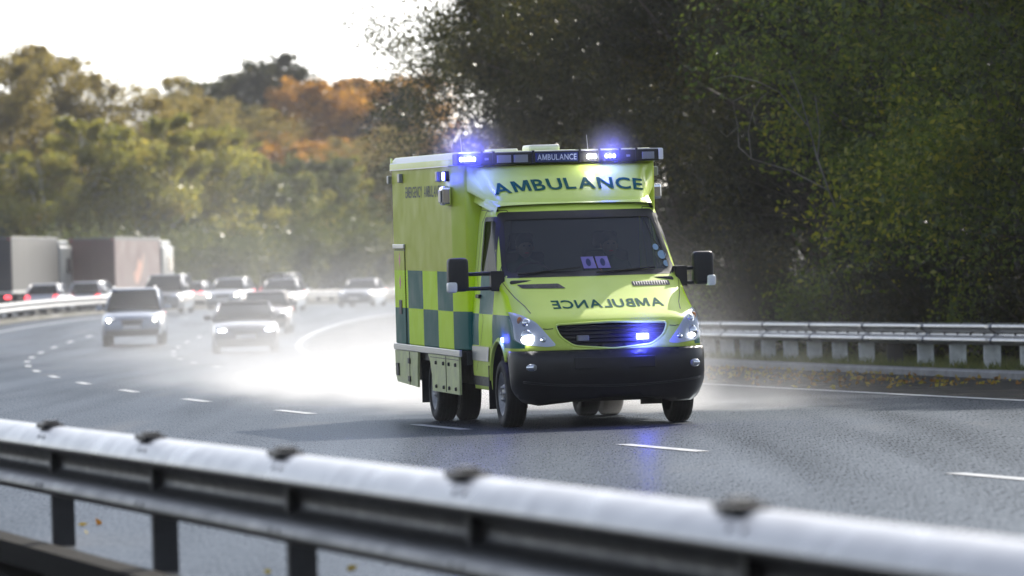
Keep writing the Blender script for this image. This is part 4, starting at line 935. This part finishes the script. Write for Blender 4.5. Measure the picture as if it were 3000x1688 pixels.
car(128, 250, 'white hatchback with red tail lights driving away below the grey lorry', P_wh, 1.75, 4.2, 1.42, 'hatch', rev=True, group='vehicles on the opposite carriageway', plate=False)
car(238, 264, 'white estate car with red tail lights driving away below the red lorry', P_wh, 1.78, 4.6, 1.52, 'mpv', rev=True, group='vehicles on the opposite carriageway')
# ------------------------------------------------------------------ lorries
M['curt_g'] = mat('grey_curtain_side', (.11, .105, .095), .4, metal=.35, noise_amt=.5, noise_scale=1.0, stretch=(.1, 1.2, .12))
M['curt_r'] = mat('pink_grey_curtain_side', (.17, .08, .075), .4, noise_amt=.12, noise_scale=.8)
M['rear_b'] = mat('dark_blue_rear_door', (.018, .018, .03), .5, noise_amt=.2, noise_scale=2); M['rear_r'] = mat('dark_red_rear_door', (.075, .02, .02), .4, noise_amt=.2, noise_scale=2)
M['smear'] = mat('orange_flame_emblem', (.62, .28, .18), .4)
def lorry(xd, Z, label, rear, side, emblem=False):
    X = ((xd * 3000 / 2576 - 1500) / 15100) * Z; z = gz(X, Z, -6); ang = -math.atan(slope(Z)) + .02
    r = tag(empty('lorry', (X, Z, z), ang), label, 'lorry', 'lorries on the opposite carriageway')   # rear at local y=0, driving towards +y
    L = 10.4; w = 1.27
    MB().box(-w, w, .06, L, 1.15, 3.86, .03).build('trailer_side', side, r)
    MB().box(-w + .02, w - .02, -.02, .10, 1.15, 3.84, .01).build('rear_door', rear, r)
    d = MB()
    for x in (-w + .03, 0, w - .03): d.box(x - .03, x + .03, -.04, -.0, 1.15, 3.85)
    d.box(-w, w, -.035, 0, 3.80, 3.90); d.build('door_frame', rear, r)
    MB().box(-w - .02, w + .02, .0, L, 3.84, 4.0, .02)  .build('roof_rail', M['zinc'], r); MB().box(-w - .01, w + .01, .0, L, 1.05, 1.2).build('floor_rail', M['alu'], r)
    MB().box(-w + .1, w - .1, 0, .25, .45, 1.05, .02).build('underrun_bar', M['black'], r); MB().box(-.5, .5, .2, L, .7, 1.06).build('chassis', M['black'], r)
    MB().box(w - .04, w, 5.2, 8.0, .45, 1.05).build('side_guard', M['alu'], r)
    for q in (-1, 1):
        MB().box(q * 1.0 - .16, q * 1.0 + .16, -.02, .03, .78, .92, .01).build('tail_light', M['redlit'], r); MB().box(q * 1.16 - .05, q * 1.16 + .05, -.05, -.03, 3.84, 3.92).build('marker_lamp', M['red'], r)
        for y in (1.8, 3.1, 4.4, 10.6, 13.6):
            MB().lathe_x([(-.17, .3), (-.17, .47), (-.12, .5), (.12, .5), (.17, .47), (.17, .3)], q * 1.05, y, .5, 22).build('wheel', M['rubber'], r, True)
    cb = MB().box(-1.22, 1.26, 11.1, 13.8, .9, 3.55, .15); cb.box(-1.1, 1.1, 11.4, 13.6, 3.5, 3.85, .1); cb.build('cab', M['greyp'], r, True)
    MB().box(1.26, 1.30, 12.4, 13.4, 2.1, 2.9).build('cab_window', M['carglass'], r)
    if emblem:
        P = [(4.2, 2.0), (4.8, 2.2), (5.4, 2.9), (5.9, 2.5), (6.6, 3.2), (6.3, 2.3), (5.6, 1.7), (5.0, 1.4), (4.4, 1.5)]
        MB().add([(w + .004, a, b) for a, b in P], [tuple(range(len(P)))]).build('emblem', M['smear'], r)
    return r
lorry(235, 282, 'lorry with dark red rear doors and pink-grey side, right of the grey lorry', M['rear_r'], M['curt_r'], True)
lorry(-28, 268, 'lorry with crumpled grey curtain side and dark blue rear, cut by the left edge', M['rear_b'], M['curt_g'])

# ------------------------------------------------------------------ trees
def rnd(a, b): return random.uniform(a, b)
def leaves_mesh(name, C, size, m, aspect=.62):
    n = len(C); ax = RNG.normal(size=(n, 3)); ax /= np.linalg.norm(ax, axis=1)[:, None]; b = RNG.normal(size=(n, 3)); b = np.cross(ax, b); b /= np.linalg.norm(b, axis=1)[:, None]
    s = size * RNG.uniform(.6, 1.3, n)[:, None]
    v = np.stack([C - ax * s * .5, C + b * s * aspect * .45, C + ax * s * .55, C - b * s * aspect * .45], 1).reshape(-1, 3)
    me = bpy.data.meshes.new(name); me.vertices.add(4 * n); me.vertices.foreach_set('co', v.ravel()); me.loops.add(4 * n); me.loops.foreach_set('vertex_index', np.arange(4 * n)); me.polygons.add(n)
    me.polygons.foreach_set('loop_start', np.arange(n) * 4); me.polygons.foreach_set('loop_total', np.full(n, 4)); me.materials.append(m); me.update(); return me
def tree_proto(kind, H, R, nleaf, lsize, leaf, bark, base=.15, bare=.2, limbs=16, clump=.45, stems=1):
    r = empty('tree'); tk = MB(); tips = []
    for st in range(stems):
        lean = (rnd(-.12, .12), rnd(-.12, .12)); tp = []; r0 = H * .014 / sqrt(stems); ox, oy = (rnd(-.5, .5), rnd(-.5, .5)) if stems > 1 else (0, 0)
        for i in range(9): t = i / 8; tp.append(Vector((ox + lean[0] * H * t * t + sin(i * 1.7 + st) * .05 * H * .1, oy + lean[1] * H * t + cos(i * 1.3) * .01 * H, H * .93 * t)))
        tk.tube(tp, [r0 * (1 - .85 * i / 8) + .01 for i in range(9)], 7)
        for k in range(limbs // stems):
            t = base + (1 - base) * (k + rnd(0, 1)) / (limbs // stems); t = min(t, .97); p = tp[int(t * 8)].lerp(tp[min(8, int(t * 8) + 1)], t * 8 - int(t * 8))
            az = k * 2.4 + rnd(-.4, .4); env = (sin(pi * min(1, (t * .80 + .17))) ** .6); ln = R * env * rnd(.7, 1.15); rise = rnd(.25, .9)
            d = Vector((cos(az), sin(az), rise)).normalized(); q = [p, p + d * ln * .4, p + d * ln * .75 + Vector((0, 0, -.06 * ln)), p + d * ln + Vector((0, 0, .04 * ln))]
            tk.tube(q, [r0 * .36 * (1 - .4 * t), r0 * .26, r0 * .16, r0 * .06], 5)
            for j in range(7):
                tt = rnd(.3, 1); a = p + d * ln * tt; az2 = az + rnd(-1.3, 1.3); d2 = Vector((cos(az2), sin(az2), rnd(-.1, 1.2))).normalized(); l2 = ln * rnd(.25, .5); e = a + d2 * l2
                tk.tube([a, a.lerp(e, .5) + Vector((rnd(-.1, .1), rnd(-.1, .1), 0)) * l2, e], [r0 * .12, r0 * .09, r0 * .04], 4); tips.append((e, l2)); tips.append((a.lerp(e, .5), l2 * .6))
                for _ in range(3):
                    d3 = (d2 + Vector((rnd(-.7, .7), rnd(-.7, .7), rnd(-.2, .8)))).normalized(); e2 = e + d3 * l2 * rnd(.3, .7); tk.tube([a.lerp(e, rnd(.5, 1)), e2], [r0 * .05, r0 * .018], 3)
                    if rnd(0, 1) > bare: tips.append((e2, l2 * .7))
    tk.build('trunk', bark, r, True, fix=False)
    random.shuffle(tips); tips = [t for t in tips if noise.noise(t[0] * .45) > -.28 + bare * .2]
    P = np.array([t[0] for t in tips]); S = np.array([max(.18, t[1] * clump) for t in tips]); idx = RNG.integers(0, len(P), nleaf)
    C = P[idx] + np.clip(RNG.normal(size=(nleaf, 3)), -1.35, 1.35) * S[idx][:, None] * np.array([1, 1, .75]); C = C[C[:, 2] > .1]
    link('crown', leaves_mesh('crown', C, lsize, leaf), r); return r
def bush_proto(H, R, n, ls, leaf):
    r = empty('bush'); tk = MB(); tips = []
    for k in range(16):
        az = rnd(0, 2 * pi); d = Vector((cos(az) * rnd(.1, 1) * R, sin(az) * rnd(.1, 1) * R, H * rnd(.5, 1))); tk.tube([(0, 0, 0), d * .5 + Vector((0, 0, .1 * H)), d], [.03, .02, .006], 4)
        for t in (.35, .6, .8, 1): tips.append(d * t + Vector((rnd(-.2, .2), rnd(-.2, .2), 0)))
    tk.build('stem', M['bark'], r, True, fix=False); P = np.array(tips); i = RNG.integers(0, len(P), n); C = P[i] + RNG.normal(size=(n, 3)) * .30 * H / 2; C = C[C[:, 2] > .03]
    link('leaves', leaves_mesh('leaves', C, ls, leaf), r); return r
PR = {
 'rd1': tree_proto('d', 13, 4.2, 125000, .105, LM['dark'], M['bark'], .05, .1, 26, .5), 'rd2': tree_proto('d', 12, 4.0, 120000, .10, LM['dark'], M['bark'], .04, .15, 24, .5, 2),
 'rb': tree_proto('b', 11, 4.0, 95000, .11, LM['bright'], M['bark'], .04, .1, 24, .48, 2),
 'ol1': tree_proto('o', 16, 4.2, 15000, .26, LM['olive'], M['bark'], .2, .45, 24, .55), 'ol2': tree_proto('o', 15, 4.6, 12000, .25, LM['olive'], M['bark'], .2, .6, 26, .5, 2),
 'ye1': tree_proto('y', 12, 3.0, 13000, .27, LM['yellow'], M['palebark'], .15, .15, 20, .6), 'ye2': tree_proto('y', 11, 3.2, 12000, .27, LM['yellow'], M['palebark'], .2, .3, 20, .6, 2),
 'or1': tree_proto('r', 12, 3.9, 15000, .30, LM['orange'], M['bark'], .15, .2, 22, .6), 'gr1': tree_proto('g', 11, 3.6, 15000, .28, LM['green'], M['bark'], .05, .1, 22, .65),
 'dk1': tree_proto('k', 13, 4.0, 17000, .28, LM['dark'], M['bark'], .1, .1, 22, .65), 'bare': tree_proto('n', 15, 3.8, 2500, .22, LM['olive'], M['bark'], .25, .8, 30, .5),
 'fb': bush_proto(3.6, 3.0, 7000, .24, LM['green']), 'bu1': bush_proto(2.2, 1.3, 9000, .09, LM['dark']), 'bu2': bush_proto(1.6, 1.1, 7000, .09, LM['bright']),
}
NM = {'rd1': 'dark green broadleaf tree', 'rd2': 'dark green twin-stemmed tree', 'rb': 'brighter green sunlit tree', 'ol1': 'olive brown thinning tree', 'ol2': 'olive brown spreading tree', 'ye1': 'yellow-green birch', 'ye2': 'yellow-green twin-stemmed birch', 'or1': 'orange autumn tree', 'gr1': 'mid green leafy tree', 'dk1': 'dark green round tree', 'bare': 'nearly bare twiggy tree', 'fb': 'pale green spreading shrub', 'bu1': 'dark green bush', 'bu2': 'bright green bush'}
ORD = ['first', 'second', 'third', 'fourth', 'fifth', 'sixth', 'seventh', 'eighth', 'ninth', 'tenth', 'eleventh', 'twelfth', 'thirteenth', 'fourteenth', 'fifteenth', 'sixteenth', 'seventeenth', 'eighteenth']
used = set(); tno = {}
def plant(k, x, Y, sc=1.0, where='', group='', ang=None):
    if k in used: r = copy_tree(PR[k])
    else: r = PR[k]; used.add(k)
    r.location = (x, Y, hillz(x, Y) - .1); r.rotation_euler = (0, 0, rnd(0, 6.28) if ang is None else ang); r.scale = (sc * rnd(.93, 1.07), sc * rnd(.93, 1.07), sc)
    n = tno.get(where, 0); tno[where] = n + 1
    tag(r, NM[k] + ', ' + ORD[n] + ' from left ' + where, 'bush' if k in ('bu1', 'bu2', 'fb') else 'tree', group); return r
def pxX(xd, Z): return ((xd * 3000 / 2576 - 1500) / 15100) * Z
# left wood, front row behind the lorries (x given as seen, then distance)
for k, xd, Z, s in (('gr1', -20, 318, .8), ('ol1', 35, 322, .95), ('ye2', 120, 316, .85), ('ye1', 200, 320, .95), ('gr1', 262, 326, .9), ('ye2', 330, 322, 1.0), ('ol2', 395, 330, .78), ('ye1', 455, 326, .98), ('ye2', 520, 332, 1.0), ('gr1', 580, 340, .9), ('ye1', 640, 345, .75), ('gr1', 700, 352, .8), ('ye2', 765, 360, .72), ('gr1', 830, 368, .78), ('ye1', 890, 376, .70), ('gr1', 950, 385, .72)):
    plant(k, pxX(xd, Z), Z, s, "in left wood's front row", 'front row of the left wood')
for k, xd, Z, s in (('ol1', -10, 345, 1.03), ('ol2', 60, 348, 1.10), ('ol1', 130, 350, 1.05), ('ol2', 205, 352, .98), ('bare', 262, 348, 1.02), ('bare', 330, 352, .93), ('ol2', 400, 356, .88), ('ol1', 460, 362, .84), ('ol2', 520, 372, .86), ('bare', 590, 378, .80), ('ol2', 655, 384, .78), ('or1', 735, 386, .74), ('or1', 800, 384, .70), ('ol2', 860, 384, .66)):
    plant(k, pxX(xd, Z), Z, s * .93, "in left wood's back row", 'back row of the left wood')
for k, xd, Z, s in (('ol2', 480, 412, .80), ('dk1', 560, 418, .78), ('or1', 630, 412, .62), ('or1', 700, 408, .66), ('or1', 775, 400, .66), ('or1', 845, 404, .66), ('or1', 905, 405, .56), ('ol2', 965, 402, .62)):
    plant(k, pxX(xd, Z), Z, s, "low on the wooded hill", 'lower slope of the wooded hill')
for k, xd, Z, s in (('dk1', 500, 440, .82), ('gr1', 555, 448, .98), ('dk1', 610, 446, .86), ('dk1', 665, 450, .92), ('dk1', 715, 446, .98), ('or1', 765, 442, .86), ('or1', 815, 450, .84), ('or1', 862, 444, .86), ('dk1', 905, 450, .80), ('or1', 950, 448, .88), ('dk1', 1000, 450, .80), ('or1', 1060, 450, .9)):
    plant(k, pxX(xd, Z), Z, s, "on the wooded hilltop", 'crest of the wooded hill')
for i in range(17):
    Y = 292 + i * 7.5; plant('fb', A_(Y) - 23.5 - rnd(0, 2), Y, rnd(.8, 1.15), 'below the left wood', 'shrubs below the left wood')
# right wood behind the verge
RW = [('rd2', 146, 14.0, .86), ('rd1', 133, 13.5, .94), ('rd1', 121, 15.0, .98), ('rd2', 110, 15.2, .95), ('rd1', 101, 15.3, .95), ('rd2', 93, 15.4, .98), ('rb', 86, 15.2, .95), ('rb', 80, 15.6, .98), ('rd1', 74, 16.0, .9), ('rb', 70, 17.0, .9)]
for k, Y, u, s in RW: plant(k, A_(Y) + u, Y, s, "in right wood's front row", 'front row of the right wood')
for k, Y, u, s in (('rd1', 150, 21, 1.0), ('rd2', 138, 20.5, 1.0), ('rd1', 126, 21, 1.05), ('rd2', 114, 21, 1.05), ('rd1', 104, 21.5, 1.05), ('rd2', 96, 21.5, 1.1), ('rd1', 88, 22, 1.1), ('rb', 81, 22.5, 1.1), ('rd2', 75, 23, 1.1)):
    plant(k, A_(Y) + u, Y, s, "in right wood's back row", 'back row of the right wood')
for i, (Y, u) in enumerate(((128, 13.6), (119, 13.7), (112, 13.5), (106, 13.8), (100.5, 13.6), (96, 13.9), (92, 13.7), (88.5, 14.0), (85, 13.8), (82, 14.2), (79, 14.0), (76.3, 14.3), (73.5, 14.2))):
    plant('bu1' if i % 3 else 'bu2', A_(Y) + u, Y, rnd(.85, 1.15), "behind the right crash barrier", 'bushes behind the right barrier')

# pale dead tree standing out of the right wood
dt = tag(empty('tree', (pxX(2092, 82), 82, gz(pxX(2092, 82), 82))), 'pale dead tree with bare curling branches in front of the right wood', 'tree')
def px3(xd, yd, Z): u = ((xd * 3000 / 2576 - 1500) - ROLL * (yd * 3000 / 2576 - 848)) / 15100; v = (yd * 3000 / 2576 + ROLL * (xd * 3000 / 2576 - 1500) - 848) / 15100; return Vector((u * Z, Z, 1.41 - v * Z))
tb = MB()
for pts, r0 in (([(2100, 520), (2085, 480), (2056, 400), (2035, 320), (2012, 240), (1985, 180)], .030), ([(2035, 320), (1996, 275), (1960, 232), (1905, 205), (1840, 190), (1790, 200)], .020), ([(2056, 400), (2062, 330), (2050, 240)], .018),
                ([(2085, 480), (1990, 430), (1890, 400), (1858, 370), (1856, 320), (1848, 280), (1842, 256), (1868, 243), (1905, 230)], .019), ([(1890, 400), (1882, 330), (1892, 285), (1912, 250), (1932, 232)], 0.014), ([(1856, 320), (1828, 345), (1812, 330)], .009), ([(1892, 285), (1902, 320), (1925, 335)], .009), ([(1848, 280), (1815, 270)], .008)):
    tb.tube([px3(a, b, 82 + .25 * sin(i * 1.9 + r0 * 300)) for i, (a, b) in enumerate(pts)], [.55 * r0 * (1 - .7 * i / len(pts)) for i in range(len(pts))], 6)
o = tb.build('trunk', M['deadbark'], dt, True, fix=False); o.location = -Vector(dt.location)
# grass tufts and fallen leaves
def tufts(name, n, ulo, uhi, Y0, Y1, h, m, label):
    Y = RNG.uniform(Y0, Y1, n); u = RNG.uniform(ulo, uhi, n); V = np.zeros((n, 3, 3)); 
    for i in range(n):
        a = rnd(0, 6.28); x, y, z = rp(u[i], Y[i], .02); hh = h * rnd(.4, 1.3); w = .012
        V[i] = [(x - w * cos(a), y - w * sin(a), z), (x + w * cos(a), y + w * sin(a), z), (x + rnd(-.5, .5) * hh, y + rnd(-.5, .5) * hh, z + hh)]
    me = bpy.data.meshes.new(name); me.from_pydata([tuple(q) for q in V.reshape(-1, 3)], [], [(3 * i, 3 * i + 1, 3 * i + 2) for i in range(n)]); me.materials.append(m)
    return tag(link(name, me), label, None, None, 'stuff')
M['grass'] = leaf_mat('grass_blades', [(.05, .06, .015), (.10, .12, .02), (.16, .18, .03), (.24, .22, .06)], .5)
o = tufts('grass', 26000, 11.15, 14.5, 70, 125, .13, M['grass'], 'short grass growing along the foot of the right-hand crash barrier'); o['category'] = 'grass'
n = 1500; Y = RNG.uniform(66, 120, n); u = np.clip(RNG.normal(9.4, .9, n), 7.5, 10.65)
C = np.array([rp(u[i], Y[i], .015) for i in range(n)]); lm_ = leaves_mesh('fallen_leaves', C, .085, leaf_mat('fallen_leaf', [(.12, .05, .01), (.30, .14, .02), (.42, .33, .03), (.20, .20, .03)], .2, .2)); o = link('fallen_leaves', lm_); tag(o, 'fallen yellow and orange leaves lying in the wet gutter at the right', 'leaves', None, 'stuff')
C = np.array([rp(rnd(-7.3, -3.8), rnd(14, 45), .012) for i in range(90)]); o = link('fallen_leaves', leaves_mesh('fallen_leaves', C, .06, lm_.materials[0])); tag(o, 'scattered wet leaves on the road just beyond the near crash barrier', 'leaves', None, 'stuff')

# ------------------------------------------------------------------ air: even haze, and the spray thrown up from the wet road
def even_haze():
    m = bpy.data.materials.new('haze_air'); m.use_nodes = True; nt = m.node_tree; nt.nodes.remove(nt.nodes['Principled BSDF']); v = nt.nodes.new('ShaderNodeVolumePrincipled')
    v.inputs['Color'].default_value = (.93, .95, 1, 1); v.inputs['Density'].default_value = .0001; v.inputs['Anisotropy'].default_value = .55
    nt.links.new(v.outputs[0], nt.nodes['Material Output'].inputs['Volume'])
    tag(MB().box(-340, 340, -45, 745, -2, 34).build('haze', m), 'thin pale haze filling the valley', None, None, 'stuff')
even_haze()
def spray(name, x0, x1, Y0, Y1, h, dens_, zs, cu, cw, label, nscale, step, y_in, y_out, base=.0):
    m = bpy.data.materials.new(name + '_water'); m.use_nodes = True; N = NT(m); nt = m.node_tree; nt.nodes.remove(nt.nodes['Principled BSDF']); v = N.n('ShaderNodeVolumePrincipled')
    v.inputs['Color'].default_value = (.97, .98, 1, 1); v.inputs['Anisotropy'].default_value = .6
    tc = N.n('ShaderNodeTexCoord'); sp = N.n('ShaderNodeSeparateXYZ'); nt.links.new(tc.outputs['Object'], sp.inputs[0]); X, Yy, Z = sp.outputs
    t = N.m('SUBTRACT', Yy, 36.); axx = N.m('ADD', N.m('SUBTRACT', 3.3 + cu, N.m('MULTIPLY', t, .25)), N.m('MULTIPLY', N.m('MULTIPLY', t, t), .0009))
    lat = N.m('DIVIDE', N.m('SUBTRACT', X, axx), cw); lat = N.m('EXPONENT', N.m('MULTIPLY', N.m('MULTIPLY', lat, lat), -1.))
    road = N.m('SUBTRACT', Z, N.rng(Yy, 130, 230, 0, .5)); zf = N.m('EXPONENT', N.m('MULTIPLY', N.m('MAXIMUM', road, 0.), -1. / zs))
    gy = N.m('MULTIPLY', N.rng(Yy, Y0, y_in, 0, 1), N.rng(Yy, y_out, Y1, 1, 0)); top = N.rng(Z, h * .7, h, 1, 0)
    nz = N.rng(N.noise(nscale, 2.5, tc.outputs['Object']), .38, .62, .05, 1.5)
    d = N.m('MULTIPLY', N.m('MULTIPLY', N.m('MULTIPLY', lat, zf), N.m('MULTIPLY', gy, top)), N.m('MULTIPLY', nz, dens_)); nt.links.new(d, v.inputs['Density'])
    nt.links.new(v.outputs[0], nt.nodes['Material Output'].inputs['Volume']); m.cycles.volume_step_rate = step
    tag(MB().box(x0, x1, Y0, Y1, .03, h).build(name, m), label, 'spray', None, 'stuff')
spray('spray', -11, 6, 54.4, 90, 2.6, .55, .42, 2.6, 1.55, 'bright backlit water spray thrown up behind the ambulance', .9, .28, 56.5, 60)
spray('spray', -13, 5, 60, 135, 4.8, .013, 1.6, 3.4, 2.2, 'thin veil of spray hanging in the air behind the ambulance', .3, .35, 70, 115)
spray('mist', -26, 14, 96.2, 330, 5, .0011, 1.2, 2.5, 6, 'pale mist of spray over the road between the distant cars', .12, .12, 110, 300)

def lamp_glow(x, y, z, R_, dn):                  # volume added round a lamp to imitate its lens glow
    m = bpy.data.materials.new('lamp_glow_volume'); m.use_nodes = True; N = NT(m); nt = m.node_tree; nt.nodes.remove(nt.nodes['Principled BSDF']); v = N.n('ShaderNodeVolumePrincipled')
    tc = N.n('ShaderNodeTexCoord'); L = N.n('ShaderNodeVectorMath', operation='LENGTH'); nt.links.new(tc.outputs['Object'], L.inputs[0])
    f = N.rng(L.outputs['Value'], .0, R_, 1, 0); nt.links.new(N.m('MULTIPLY', N.m('MULTIPLY', f, f), dn), v.inputs['Density']); v.inputs['Color'].default_value = (.95, .97, 1, 1)
    nt.links.new(v.outputs[0], nt.nodes['Material Output'].inputs['Volume']); m.cycles.volume_step_rate = .6
    o = MB().box(-R_, R_, -R_, R_, -R_, R_).build('spray', m); o.location = AMB.matrix_basis @ Vector((x, y, z))
    tag(o, 'volume added to give a lit blue lamp of the ambulance its glow', 'spray', 'glow volumes added round the lit lamps', 'stuff')
lamp_glow(-1.0, 1.22, 2.84, .52, 1.0); lamp_glow(.5, 1.22, 2.84, .40, .9); lamp_glow(.305, -1.12, .92, .34, .7)
